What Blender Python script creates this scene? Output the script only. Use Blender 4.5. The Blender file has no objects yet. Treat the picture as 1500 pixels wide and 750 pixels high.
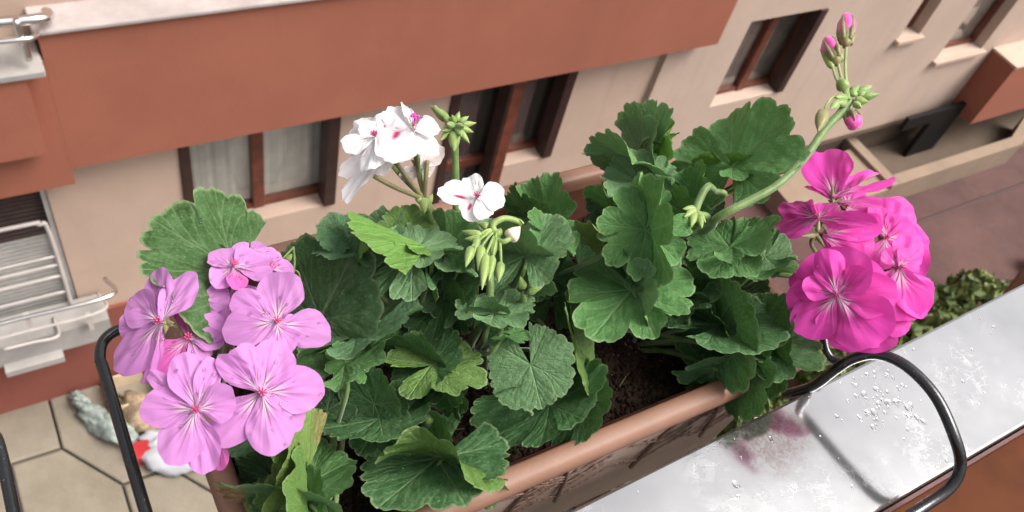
import bpy, math, random
import numpy as np
from mathutils import Vector, Matrix

# ------------------------------------------------------------------ camera, world, light
S = bpy.context.scene
F = 1274.92                       # focal length in pixels of a 1500 px wide frame
M = np.array([[0.86177953, 0.25336318, -0.43948053],
              [-0.46565243, 0.73880051, -0.48717719],
              [0.20125567, 0.62448451, 0.75466234]])   # rows: world axes seen from the camera
CAM = np.array([0.0, 0.0, 0.45])
cam_data = bpy.data.cameras.new('camera')
cam = bpy.data.objects.new('camera', cam_data)
S.collection.objects.link(cam)
cam.matrix_world = Matrix([[*M[0], CAM[0]], [*M[1], CAM[1]], [*M[2], CAM[2]], [0, 0, 0, 1]])
cam_data.sensor_width = 36
cam_data.lens = F / 1500 * 36
cam_data.clip_start = 0.01
cam_data.clip_end = 500
cam_data.dof.use_dof = True
cam_data.dof.focus_distance = 0.46
cam_data.dof.aperture_fstop = 20
S.camera = cam

SUN_EL, SUN_AZ = math.radians(57), math.radians(126)
w = bpy.data.worlds.new('World')
S.world = w
w.use_nodes = True
wn = w.node_tree
sky = wn.nodes.new('ShaderNodeTexSky')
sky.sky_type = 'NISHITA'
sky.sun_disc = False
sky.sun_elevation = SUN_EL
sky.sun_rotation = SUN_AZ
sky.air_density = 1.0
sky.dust_density = 8.0
sky.ozone_density = 1.0
hs = wn.nodes.new('ShaderNodeHueSaturation')      # thin overcast: the blue of the sky is mostly washed out
hs.inputs['Saturation'].default_value = 0.25
wn.links.new(sky.outputs[0], hs.inputs['Color'])
wn.links.new(hs.outputs[0], wn.nodes['Background'].inputs[0])
wn.nodes['Background'].inputs[1].default_value = 0.15
sl = bpy.data.lights.new('sun', 'SUN')
sl.energy = 2.3
sl.angle = math.radians(34)
sl.color = (1, 0.96, 0.9)
so = bpy.data.objects.new('sun', sl)
S.collection.objects.link(so)
sd = Vector((math.sin(SUN_AZ) * math.cos(SUN_EL), math.cos(SUN_AZ) * math.cos(SUN_EL), math.sin(SUN_EL)))
so.rotation_euler = sd.to_track_quat('Z', 'Y').to_euler()
S.view_settings.view_transform = 'Standard'
S.view_settings.look = 'None'
S.view_settings.exposure = 0.5
S.view_settings.gamma = 1.0

rng = np.random.default_rng(7)
random.seed(7)

# ------------------------------------------------------------------ geometry helpers
def ray(px, py): return M @ np.array([px - 750, 375 - py, -F])
def at(px, py, z):                    # the point of height z seen at that place of the photograph
    d = ray(px, py); return CAM + d * ((z - CAM[2]) / d[2])
def on(px, py, Y):                    # the point of the vertical plane y = Y
    d = ray(px, py); return CAM + d * (Y / d[1])

def link(o, parent=None):
    S.collection.objects.link(o)
    if parent is not None:
        o.parent = parent
        o.matrix_parent_inverse = parent.matrix_world.inverted()
    return o
def tag(o, label=None, cat=None, group=None, kind=None):
    if label: o['label'] = label
    if cat: o['category'] = cat
    if group: o['group'] = group
    if kind: o['kind'] = kind
    return o
def thing(name, label, cat, loc, group=None):
    o = bpy.data.objects.new(name, None)
    o.location = loc; o.empty_display_size = 0.05
    o.matrix_world = Matrix.Translation(Vector(loc))
    S.collection.objects.link(o)
    return tag(o, label, cat, group)
def mesh(name, v, f, mat=None, smooth=False):
    me = bpy.data.meshes.new(name)
    v = np.asarray(v, dtype=np.float32).reshape(-1, 3)
    if isinstance(f, np.ndarray):
        n, k = f.shape
        me.vertices.add(len(v)); me.vertices.foreach_set('co', v.ravel())
        me.loops.add(n * k); me.loops.foreach_set('vertex_index', f.ravel().astype(np.int32))
        me.polygons.add(n)
        me.polygons.foreach_set('loop_start', (np.arange(n) * k).astype(np.int32))
        me.polygons.foreach_set('loop_total', np.full(n, k, dtype=np.int32))
        me.update(calc_edges=True)
    else:
        me.from_pydata([tuple(map(float, q)) for q in v], [], f); me.update()
    if mat: me.materials.append(mat)
    if smooth: me.polygons.foreach_set('use_smooth', np.ones(len(me.polygons), dtype=bool))
    return me
def obj(name, me, parent=None): return link(bpy.data.objects.new(name, me), parent)

class MB:                             # collects shapes into one mesh
    def __init__(s): s.v = []; s.f = []
    def add(s, v, f):
        o = len(s.v); s.v += [tuple(map(float, q)) for q in v]; s.f += [tuple(int(i) + o for i in q) for q in f]
    def box(s, x0, x1, y0, y1, z0, z1, bev=0.0):
        b = min(bev, (x1 - x0) / 2.2, (y1 - y0) / 2.2, (z1 - z0) / 2.2)
        if b <= 0:
            v = [(x, y, z) for z in (z0, z1) for y in (y0, y1) for x in (x0, x1)]
            s.add(v, [(0, 2, 3, 1), (4, 5, 7, 6), (0, 1, 5, 4), (2, 6, 7, 3), (0, 4, 6, 2), (1, 3, 7, 5)])
        else:                         # chamfered box: three crossed slabs' hull
            V = []; idx = {}
            for i, x in enumerate((x0, x1)):
                for j, y in enumerate((y0, y1)):
                    for k, z in enumerate((z0, z1)):
                        sx, sy, sz = (b if i == 0 else -b), (b if j == 0 else -b), (b if k == 0 else -b)
                        for a, p in enumerate(((x, y + sy, z + sz), (x + sx, y, z + sz), (x + sx, y + sy, z))):
                            idx[i, j, k, a] = len(V); V.append(p)
            g = lambda i, j, k, a: idx[i, j, k, a]
            Fc = []
            for i in (0, 1): q = [g(i, 0, 0, 0), g(i, 1, 0, 0), g(i, 1, 1, 0), g(i, 0, 1, 0)]; Fc.append(q if i else q[::-1])
            for j in (0, 1): q = [g(0, j, 0, 1), g(0, j, 1, 1), g(1, j, 1, 1), g(1, j, 0, 1)]; Fc.append(q if j else q[::-1])
            for k in (0, 1): q = [g(0, 0, k, 2), g(1, 0, k, 2), g(1, 1, k, 2), g(0, 1, k, 2)]; Fc.append(q if k else q[::-1])
            for j in (0, 1):
                for k in (0, 1): Fc.append([g(0, j, k, 1), g(1, j, k, 1), g(1, j, k, 2), g(0, j, k, 2)])
            for i in (0, 1):
                for k in (0, 1): Fc.append([g(i, 0, k, 0), g(i, 1, k, 0), g(i, 1, k, 2), g(i, 0, k, 2)])
            for i in (0, 1):
                for j in (0, 1): Fc.append([g(i, j, 0, 0), g(i, j, 1, 0), g(i, j, 1, 1), g(i, j, 0, 1)])
            for i in (0, 1):
                for j in (0, 1):
                    for k in (0, 1): Fc.append([g(i, j, k, 0), g(i, j, k, 1), g(i, j, k, 2)])
            s.add(V, Fc)
        return s
    def prism(s, poly, z0, z1):       # poly: xy list
        n = len(poly); v = [(x, y, z0) for x, y in poly] + [(x, y, z1) for x, y in poly]
        s.add(v, [tuple(range(n))[::-1], tuple(range(n, 2 * n))] + [(i, (i + 1) % n, n + (i + 1) % n, n + i) for i in range(n)])
        return s
    def tube(s, pts, rad, n=8, cap=True):
        v, f = tube_geo(pts, rad, n, cap); s.add(v, f); return s
    def build(s, name, mat, parent=None, smooth=False):
        import bmesh
        me = mesh(name, s.v, s.f, mat, smooth)
        bm = bmesh.new(); bm.from_mesh(me); bmesh.ops.recalc_face_normals(bm, faces=bm.faces); bm.to_mesh(me); bm.free()
        if smooth: me.polygons.foreach_set('use_smooth', np.ones(len(me.polygons), dtype=bool))
        return obj(name, me, parent)

def spline(pts, n=8):                 # Catmull-Rom through the points
    p = [np.asarray(q, float) for q in pts]
    if len(p) < 3:
        return [p[0] + (p[-1] - p[0]) * t for t in np.linspace(0, 1, n)]
    p = [2 * p[0] - p[1]] + p + [2 * p[-1] - p[-2]]
    out = []
    for i in range(1, len(p) - 2):
        for t in np.linspace(0, 1, n, endpoint=False):
            a, b, c, d = p[i - 1:i + 3]
            out.append(0.5 * (2 * b + (c - a) * t + (2 * a - 5 * b + 4 * c - d) * t * t + (3 * b - a - 3 * c + d) * t ** 3))
    return out + [p[-2]]
def tube_geo(pts, rad, n=8, cap=True):
    P = np.array([np.asarray(q, float) for q in pts]); m = len(P)
    rad = np.full(m, rad) if np.isscalar(rad) else np.interp(np.linspace(0, 1, m), np.linspace(0, 1, len(rad)), rad)
    T = np.gradient(P, axis=0); T /= np.linalg.norm(T, axis=1)[:, None] + 1e-12
    up = np.array([0, 0, 1.0]) if abs(T[0][2]) < .9 else np.array([1.0, 0, 0])
    N = np.cross(T[0], up); N /= np.linalg.norm(N)
    V = []
    for i in range(m):
        N = N - T[i] * (N @ T[i]); N /= np.linalg.norm(N) + 1e-12
        B = np.cross(T[i], N)
        for k in range(n):
            a = 2 * math.pi * k / n
            V.append(P[i] + rad[i] * (math.cos(a) * N + math.sin(a) * B))
    f = [(i * n + k, i * n + (k + 1) % n, (i + 1) * n + (k + 1) % n, (i + 1) * n + k) for i in range(m - 1) for k in range(n)]
    if cap: f += [tuple(range(n))[::-1], tuple(range((m - 1) * n, m * n))]
    return V, f
def tube(name, pts, rad, mat, parent, n=8, sp=6):
    v, f = tube_geo(spline(pts, sp), rad, n)
    return obj(name, mesh(name, v, f, mat, True), parent)

# ------------------------------------------------------------------ material helpers
class NT:
    def __init__(s, name):
        s.m = bpy.data.materials.new(name); s.m.use_nodes = True
        s.t = s.m.node_tree; s.b = s.t.nodes['Principled BSDF']; s.out = s.t.nodes['Material Output']
    def n(s, typ, **kw):
        x = s.t.nodes.new('ShaderNode' + typ)
        for k, v in kw.items(): setattr(x, k, v)
        return x
    def l(s, a, b): s.t.links.new(a, b)
    def set(s, node, key, val):
        if hasattr(val, 'links'): s.l(val, node.inputs[key])
        elif isinstance(val, (tuple, list)) and len(val) == 3 and node.inputs[key].type == 'RGBA': node.inputs[key].default_value = (*val, 1)
        else: node.inputs[key].default_value = val
    def noise(s, scale, detail=4, rough=.55, vec=None, dist=0):
        x = s.n('TexNoise'); s.set(x, 'Scale', scale); s.set(x, 'Detail', detail); s.set(x, 'Roughness', rough); s.set(x, 'Distortion', dist)
        if vec is not None: s.l(vec, x.inputs['Vector'])
        return x.outputs['Fac']
    def math(s, op, a, b=0.0, c=0.0, clamp=False):
        x = s.n('Math', operation=op); x.use_clamp = clamp
        s.set(x, 0, a); s.set(x, 1, b)
        if op in ('MULTIPLY_ADD', 'WRAP', 'SMOOTH_MIN'): s.set(x, 2, c)
        return x.outputs[0]
    def rng(s, v, a, b, c=0.0, d=1.0, smooth=True):
        x = s.n('MapRange'); x.interpolation_type = 'SMOOTHSTEP' if smooth else 'LINEAR'
        s.set(x, 'Value', v); s.set(x, 'From Min', a); s.set(x, 'From Max', b); s.set(x, 'To Min', c); s.set(x, 'To Max', d)
        return x.outputs[0]
    def mix(s, f, a, b, mode='MIX'):
        x = s.n('Mix', data_type='RGBA', blend_type=mode)
        s.set(x, 0, f)
        for i, q in ((6, a), (7, b)):
            if hasattr(q, 'links'): s.l(q, x.inputs[i])
            else: x.inputs[i].default_value = (*q[:3], 1)
        return x.outputs[2]
    def bump(s, h, strength=.3, dist=.01):
        x = s.n('Bump'); s.set(x, 'Strength', strength); s.set(x, 'Distance', dist); s.l(h, x.inputs['Height'])
        s.l(x.outputs[0], s.b.inputs['Normal']); return x
    def obc(s): return s.n('TexCoord').outputs['Object']
    def pos(s): return s.n('NewGeometry').outputs['Position']

def plaster(name, col, var=.12, scale=1.0, rough=.9, bump=.25):
    t = NT(name); p = t.pos()
    a = t.noise(.9 * scale, 5, .6, p); b = t.noise(60 * scale, 3, .6, p); c = t.noise(7 * scale, 4, .6, p)
    k = t.rng(a, .3, .7); d = tuple(x * (1 - var) for x in col); e = tuple(min(1, x * (1 + var)) for x in col)
    m1 = t.mix(k, d, e)
    mp = t.n('Mapping'); mp.inputs['Scale'].default_value = (5 * scale, 5 * scale, .35 * scale); t.l(p, mp.inputs['Vector'])
    st = t.noise(1.0, 5, .7, mp.outputs[0]); m1 = t.mix(t.rng(st, .5, .78, 0, .30), m1, tuple(x * .72 for x in col))
    m1 = t.mix(t.rng(b, .62, .8, 0, .3), m1, tuple(x * .7 for x in col))
    m2 = t.mix(t.rng(c, .55, .8, 0, .25), m1, tuple(x * .8 for x in col))
    t.l(m2, t.b.inputs['Base Color']); t.set(t.b, 'Roughness', rough); t.set(t.b, 'Specular IOR Level', .25)
    t.bump(b, bump, .01); return t.m

M_beige = plaster('beige_plaster', (.47, .355, .29), .06)
M_beige2 = plaster('warm_beige_plaster', (.455, .33, .262), .06)
M_brown = plaster('terracotta_plaster', (.29, .103, .066), .07)
M_brownd = plaster('red_brown_plaster', (.22, .07, .052), .08)
M_cop = plaster('grey_coping_stone', (.38, .33, .315), .14, 3)
M_ledge = plaster('pale_concrete', (.33, .31, .29), .12, 3)
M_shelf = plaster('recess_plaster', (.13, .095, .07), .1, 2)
M_para = plaster('low_wall_plaster', (.25, .185, .135), .08, 2)
M_black = plaster('flat_black', (.008, .007, .007), .1, 2, .6)
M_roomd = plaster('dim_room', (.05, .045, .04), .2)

t = NT('red_paving'); p = t.pos()
c = t.mix(t.rng(t.noise(.7, 6, .65, p), .3, .7), (.055, .022, .019), (.095, .042, .036))
c = t.mix(t.rng(t.noise(5, 6, .7, p), .5, .75, 0, .5), c, (.11, .058, .054))
t.l(c, t.b.inputs['Base Color']); t.set(t.b, 'Roughness', .8); t.bump(t.noise(30, 4, .6, p), .3, .02); M_pave = t.m
t = NT('dark_drain'); t.set(t.b, 'Base Color', (.06, .03, .028)); M_drain = t.m
t = NT('cream_flagstone'); p = t.pos()
oi = t.n('ObjectInfo').outputs['Random']
c = t.mix(t.rng(t.noise(1.6, 6, .65, p), .3, .72), (.165, .138, .10), (.235, .20, .15))
c = t.mix(t.math('MULTIPLY', oi, .35), c, (.20, .175, .14))
c = t.mix(t.rng(t.noise(9, 5, .7, p), .55, .8, 0, .4), c, (.16, .12, .09))
t.l(c, t.b.inputs['Base Color']); t.set(t.b, 'Roughness', .75); t.bump(t.noise(22, 4, .6, p), .3, .02); M_tile = t.m
t = NT('grey_joint'); t.set(t.b, 'Base Color', (.09, .075, .06)); t.set(t.b, 'Roughness', .95); M_joint = t.m

def simple(name, col, rough=.5, metal=0, var=.15, scale=20, bump=.1, spec=.5):
    t = NT(name); p = t.obc(); k = t.noise(scale, 4, .6, p)
    c = t.mix(t.rng(k, .3, .7), tuple(x * (1 - var) for x in col), tuple(min(1, x * (1 + var)) for x in col))
    t.l(c, t.b.inputs['Base Color']); t.set(t.b, 'Roughness', rough); t.set(t.b, 'Metallic', metal); t.set(t.b, 'Specular IOR Level', spec)
    if bump: t.bump(k, bump, .01)
    return t.m
M_frame = simple('brown_wood_frame', (.12, .033, .018), .45, 0, .3, 8)
M_framed = simple('dark_shutter_wood', (.035, .014, .011), .5, 0, .3, 8)
M_curt = simple('pale_curtain', (.40, .385, .35), .9, 0, .1, 3)
M_rollr = simple('grey_roller_slat', (.36, .34, .32), .6, 0, .1, 6)
M_pipe = simple('white_painted_pipe', (.46, .41, .385), .35, 0, .06, 8)
M_chrome = simple('polished_steel_tube', (.75, .73, .72), .18, 1, .05, 6)
t = NT('black_coated_wire'); p = t.obc()
k = t.noise(420, 4, .7, p); ch = t.rng(k, .66, .70)
t.l(t.mix(ch, (.010, .010, .011), (.45, .43, .40)), t.b.inputs['Base Color']); t.l(t.math('MULTIPLY', ch, .8), t.b.inputs['Metallic'])
t.l(t.rng(t.noise(90, 3, .6, p), .3, .7, .12, .3), t.b.inputs['Roughness']); t.set(t.b, 'Specular IOR Level', .8); t.bump(k, .15, .001); M_wire = t.m
M_spot = simple('chipped_metal', (.5, .48, .45), .4, .6, .2, 200)
M_orange = simple('terracotta_board', (.07, .019, .005), .6, 0, .3, 12, .1, .1)
M_shadow = simple('dark_red_shadow', (.09, .025, .02), .5, 0, .2, 30)
M_white = simple('white_plastic', (.42, .42, .45), .35, 0, .05, 6)
M_red = simple('red_plastic', (.34, .02, .025), .4, 0, .1, 6)
M_cloth = simple('grey_green_cloth', (.26, .30, .27), .95, 0, .35, 14, .6)
M_card = simple('cream_cardboard', (.55, .43, .28), .9, 0, .12, 8)
M_burlap = simple('brown_burlap', (.28, .2, .13), .95, 0, .3, 20, .5)

t = NT('window_glass'); p = t.pos()
t.set(t.b, 'Base Color', (.9, .93, .93)); t.set(t.b, 'Roughness', .02); t.set(t.b, 'Transmission Weight', .0); t.set(t.b, 'IOR', 1.45)
gl = t.n('BsdfTransparent'); gs = t.n('BsdfGlossy'); t.set(gs, 'Roughness', .03); fr = t.n('LayerWeight'); t.set(fr, 'Blend', .12)
ms = t.n('MixShader'); t.l(fr.outputs['Facing'], ms.inputs[0]); t.l(gl.outputs[0], ms.inputs[1]); t.l(gs.outputs[0], ms.inputs[2]); t.l(ms.outputs[0], t.out.inputs[0]); M_glass = t.m

t = NT('terracotta_plastic'); p = t.obc()
c = t.mix(t.rng(t.noise(14, 5, .6, p), .3, .7), (.185, .092, .058), (.235, .12, .08))
c = t.mix(t.rng(t.noise(160, 3, .7, p), .62, .8, 0, .35), c, (.45, .27, .2))
t.l(c, t.b.inputs['Base Color']); t.set(t.b, 'Roughness', .55); t.bump(t.noise(400, 2, .6, p), .08, .002); M_pot = t.m
t = NT('brown_pot_wall'); p = t.obc()
c = t.mix(t.rng(t.noise(25, 5, .6, p), .3, .7), (.42, .31, .265), (.54, .41, .355))
t.l(c, t.b.inputs['Base Color']); t.set(t.b, 'Roughness', .5); t.bump(t.noise(300, 2, .6, p), .1, .002); M_potw = t.m
M_relief = simple('dark_relief', (.20, .125, .10), .5, 0, .2, 60)
M_potin = simple('pot_inner_wall', (.17, .06, .04), .6, 0, .2, 30)

REFL_CENTRE = tuple(at(1120, 628, -.02))  # centre of the flowers' reflection that is painted into the rail colour
# brushed rail: metal with water stains and flaking coat, plus a painted flower reflection
t = NT('stained_steel'); p = t.obc()
n1 = t.noise(6, 4, .6, p); n2 = t.noise(60, 5, .65, p); n3 = t.noise(500, 3, .6, p)
vo = t.n('TexVoronoi', feature='DISTANCE_TO_EDGE'); t.set(vo, 'Scale', 95)
wv = t.n('VectorMath', operation='ADD'); nz = t.n('TexNoise'); t.set(nz, 'Scale', 70); t.set(nz, 'Detail', 5); t.l(p, nz.inputs['Vector'])
sc = t.n('VectorMath', operation='SCALE'); t.l(nz.outputs['Color'], sc.inputs[0]); sc.inputs['Scale'].default_value = .03
t.l(p, wv.inputs[0]); t.l(sc.outputs[0], wv.inputs[1]); t.l(wv.outputs[0], vo.inputs['Vector'])
edge = t.rng(vo.outputs['Distance'], .0, .05, 1, 0)
mask = t.rng(t.noise(11, 3, .6, p), .48, .66)
em = t.math('MULTIPLY', edge, mask)
isl = t.math('MULTIPLY', t.rng(n2, .52, .58), mask)
c = t.mix(t.rng(n1, .3, .7), (.33, .33, .335), (.47, .47, .475))
c = t.mix(t.math('MULTIPLY', isl, .12), c, (.76, .75, .745))
c = t.mix(t.math('MULTIPLY', em, .25), c, (.33, .32, .32))
vm = t.n('VectorMath', operation='DISTANCE'); t.l(p, vm.inputs[0]); vm.inputs[1].default_value = REFL_CENTRE  # flowers' reflection, painted into the rail colour
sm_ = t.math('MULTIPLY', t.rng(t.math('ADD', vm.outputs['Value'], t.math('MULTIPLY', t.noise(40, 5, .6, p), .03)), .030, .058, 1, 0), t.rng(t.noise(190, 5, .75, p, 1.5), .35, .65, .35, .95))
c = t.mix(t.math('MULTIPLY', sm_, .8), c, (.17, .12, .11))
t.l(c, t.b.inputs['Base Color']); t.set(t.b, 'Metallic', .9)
r = t.math('ADD', t.rng(n1, .3, .7, .09, .16), t.math('MULTIPLY', isl, .07)); r = t.math('ADD', r, t.math('MULTIPLY', em, .2))
t.l(r, t.b.inputs['Roughness'])
hgt = t.math('ADD', t.math('MULTIPLY', isl, .6), t.math('MULTIPLY', n3, .06)); hgt = t.math('SUBTRACT', hgt, t.math('MULTIPLY', em, .5))
t.bump(hgt, .07, .0005); M_rail = t.m

# soil
t = NT('dark_soil'); p = t.obc(); oi = t.n('NewGeometry').outputs['Random Per Island']
c = t.mix(t.rng(oi, 0, 1, 0, 1, False), (.010, .006, .004), (.045, .025, .018)); c = t.mix(t.rng(t.noise(300, 3, .6, p), .5, .7, 0, .6), c, (.05, .03, .022))
t.l(c, t.b.inputs['Base Color']); t.set(t.b, 'Roughness', .95); t.set(t.b, 'Specular IOR Level', .2); t.bump(t.noise(700, 4, .7, p), .8, .002); M_soil = t.m
M_pellet = simple('red_brown_pellets', (.30, .11, .08), .7, 0, .4, 200)
M_perl = simple('pale_perlite', (.6, .57, .52), .8, 0, .2, 200)

# leaf: attribute 'leaf' = (vein, radius, dry patch, random)
t = NT('geranium_leaf')
at_ = t.n('Attribute', attribute_name='leaf'); sep = t.n('SeparateColor'); t.l(at_.outputs['Color'], sep.inputs[0])
vein, rad, dry = sep.outputs[0], sep.outputs[1], sep.outputs[2]
oinf = t.n('ObjectInfo'); base = oinf.outputs['Color']; p = t.obc()
lightc = t.mix(.55, base, (.27, .40, .24))
c = t.mix(t.rng(t.noise(3.5, 6, .65, p), .3, .72), t.mix(.32, base, (.010, .038, .010)), t.mix(.35, base, (.18, .31, .15)))
c = t.mix(t.rng(t.noise(26, 5, .75, p), .48, .70, 0, .62), c, lightc)              # highlights of the felted surface, painted into the colour as flecks
c = t.mix(t.rng(rad, .35, .62, 0, 1), c, c)
c = t.mix(t.math('MULTIPLY', t.rng(vein, 0, .8), .55), c, t.mix(.5, base, (.34, .46, .24)))
c = t.mix(t.rng(rad, .95, .985, 0, .6), c, t.mix(.6, base, (.42, .50, .28)))
c = t.mix(t.rng(t.noise(5.5, 3, .5, p), .735, .76, 0, .7), c, (.16, .11, .04))
c = t.mix(dry, c, t.mix(t.rng(t.noise(9, 5, .7, p), .3, .7), (.20, .09, .04), (.46, .31, .17)))
geo = t.n('NewGeometry')
under = t.mix(.45, c, (.14, .27, .06))
c2 = t.mix(geo.outputs['Backfacing'], c, under)
t.l(c2, t.b.inputs['Base Color']); t.set(t.b, 'Roughness', .5); t.set(t.b, 'Specular IOR Level', .22)
t.set(t.b, 'Sheen Weight', .0); t.set(t.b, 'Sheen Roughness', .4)
h = t.math('ADD', t.noise(16, 4, .6, p), t.math('MULTIPLY', t.noise(80, 3, .7, p), .45)); h = t.math('SUBTRACT', h, t.math('MULTIPLY', vein, .5))
bp = t.bump(h, .8, .0022)
tr = t.n('BsdfTranslucent'); t.l(t.mix(.5, c, (.13, .30, .03)), tr.inputs[0]); t.l(bp.outputs[0], tr.inputs['Normal'])
ms = t.n('MixShader'); ms.inputs[0].default_value = .14
t.l(t.b.outputs[0], ms.inputs[1]); t.l(tr.outputs[0], ms.inputs[2]); t.l(ms.outputs[0], t.out.inputs[0]); M_leaf = t.m

# petal: attribute 'petal' = (angle across, distance from base, blotch, edge); object colour = petal colour, alpha = vein strength
t = NT('geranium_petal')
at_ = t.n('Attribute', attribute_name='petal'); sep = t.n('SeparateColor'); t.l(at_.outputs['Color'], sep.inputs[0])
u, v, bl = sep.outputs[0], sep.outputs[1], sep.outputs[2]
oinf = t.n('ObjectInfo'); base = oinf.outputs['Color']; al = oinf.outputs['Alpha']; p = t.obc()
wob = t.math('MULTIPLY_ADD', t.noise(2.5, 3, .6, p), .07, u)
def lines(k, width):
    fr = t.math('FRACT', t.math('MULTIPLY', wob, k)); d = t.math('ABSOLUTE', t.math('SUBTRACT', fr, .5)); return t.rng(d, 0, width, 1, 0)
L1 = t.math('MULTIPLY', lines(5, .30), t.rng(v, .20, .60, 1, 0)); L1 = t.math('MULTIPLY', L1, t.rng(v, .04, .14, 0, 1))
L1 = t.math('MULTIPLY', L1, t.rng(t.math('ABSOLUTE', t.math('SUBTRACT', u, .5)), .24, .36, 1, 0))
L2 = t.math('MULTIPLY', lines(13, .35), t.rng(v, .2, .95, .5, .12))
white = t.mix(.82, base, (.95, .86, .93)); dark = t.mix(.92, base, (.22, .0, .07)); sat = t.mix(.30, base, (.48, .03, .32))
c = t.mix(t.rng(t.noise(2.2, 5, .65, p), .35, .68, 0, .75), base, t.mix(.34, base, (.97, .75, .93)))
deep = t.math('MULTIPLY', t.rng(al, 0, 1, 0, 1), .35)
c = t.mix(t.math('MULTIPLY', t.rng(v, .15, .50, 1, 0), t.math('MULTIPLY', al, .85)), c, white)
c = t.mix(t.math('MULTIPLY', L2, t.math('MULTIPLY', al, .5)), c, sat)
c = t.mix(t.math('MULTIPLY', L1, al), c, dark)
c = t.mix(t.math('MULTIPLY', t.rng(v, .02, .10, 1, 0), al), c, (.45, .02, .12))
c = t.mix(bl, c, (.50, .01, .12))
geo = t.n('NewGeometry'); c = t.mix(t.math('MULTIPLY', geo.outputs['Backfacing'], .22), c, (.9, .7, .85))
t.l(c, t.b.inputs['Base Color']); t.set(t.b, 'Roughness', .5); t.set(t.b, 'Specular IOR Level', .25); t.set(t.b, 'Sheen Weight', .15)
h = t.math('ADD', t.math('MULTIPLY', L2, .5), t.noise(14, 4, .65, p)); bp = t.bump(h, .6, .0018)
tr = t.n('BsdfTranslucent'); t.l(c, tr.inputs[0]); t.l(bp.outputs[0], tr.inputs['Normal'])
ms = t.n('MixShader'); ms.inputs[0].default_value = .38
t.l(t.b.outputs[0], ms.inputs[1]); t.l(tr.outputs[0], ms.inputs[2]); t.l(ms.outputs[0], t.out.inputs[0]); M_petal = t.m

def stemmat(name, a, b):
    t = NT(name); p = t.obc()
    c = t.mix(t.rng(t.noise(60, 4, .6, p), .3, .7), a, b)
    t.l(c, t.b.inputs['Base Color']); t.set(t.b, 'Roughness', .5); t.set(t.b, 'Sheen Weight', .3); t.set(t.b, 'Subsurface Weight', .1); t.set(t.b, 'Subsurface Radius', (.002, .003, .001))
    t.bump(t.noise(500, 3, .7, p), .3, .001); return t.m
M_stem = stemmat('green_stem', (.07, .13, .022), (.14, .22, .055))
M_stemd = stemmat('brown_green_stem', (.10, .075, .03), (.16, .15, .05))
M_bud = stemmat('green_bud', (.12, .20, .03), (.27, .36, .10))
M_sepal = stemmat('red_green_sepal', (.12, .11, .035), (.24, .22, .07))
M_bpink = stemmat('pink_bud_petal', (.72, .03, .28), (.80, .16, .50))
M_bpale = stemmat('pale_bud_petal', (.55, .45, .33), (.75, .68, .5))
M_anther = stemmat('magenta_anther', (.62, .01, .35), (.75, .03, .5))
M_throat = stemmat('dark_pink_throat', (.38, .02, .10), (.55, .06, .2))

t = NT('water_drop'); t.set(t.b, 'Base Color', (1, 1, 1)); t.set(t.b, 'Roughness', .02); t.set(t.b, 'Transmission Weight', 1.0); t.set(t.b, 'IOR', 1.33); M_drop = t.m

# ------------------------------------------------------------------ ground
ZG = -8.56
obj('ground', mesh('ground', [(-60, -60, ZG - .06), (60, -60, ZG - .06), (60, 60, ZG - .06), (-60, 60, ZG - .06)], [(0, 1, 2, 3)], M_joint))['kind'] = 'structure'
pv = MB().box(4.2, 40, 1.6, 4.19, ZG - .02, ZG + .012).build('pavement', M_pave); pv['kind'] = 'structure'
pv2 = MB().box(4.2, 40, 4.26, 12, ZG - .02, ZG + .02).build('path', M_pave); pv2['kind'] = 'structure'
dr = MB().box(4.2, 40, 4.19, 4.26, ZG - .05, ZG - .01).build('drain_channel', M_drain); dr['kind'] = 'structure'
# honeycomb of big flagstones
patio = thing('patio', 'courtyard paving of large cream six-sided flagstones at the foot of the terracotta facade', 'paving', (0, 4.5, ZG)); patio['kind'] = 'structure'
A0 = np.array([-.567, 5.105]); ea = np.array([.0, .66]); eb = np.array([-.47, .0]); ec = np.array([.456, -.628])
for i in range(-6, 7):
    for j in range(-6, 7):
        V = A0 + i * (ea - eb) + j * (eb - ec)
        pts = [V, V + ea, V + ea - eb, V + ea - eb + ec, V - eb + ec, V + ec]
        c = sum(pts) / 6
        if not (-3.4 < c[0] < 3.2 and 2.6 < c[1] < 5.9): continue
        q = [(c + (pp - c) * (1 - .016 / np.linalg.norm(pp - c))) for pp in pts]
        h = rng.uniform(0, .008); b = .012; mb = MB(); n = 6
        inn = [c + (pp - c) * .965 for pp in q]
        vv = [(*pp, ZG - .05) for pp in q] + [(*pp, ZG + h) for pp in q] + [(*pp, ZG + h + b) for pp in inn]
        ff = [tuple(range(12, 18))] + [(k, (k + 1) % 6, 6 + (k + 1) % 6, 6 + k) for k in range(6)] + [(6 + k, 6 + (k + 1) % 6, 12 + (k + 1) % 6, 12 + k) for k in range(6)]
        mb.add(vv, ff); mb.build('flagstone', M_tile, patio)

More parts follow.
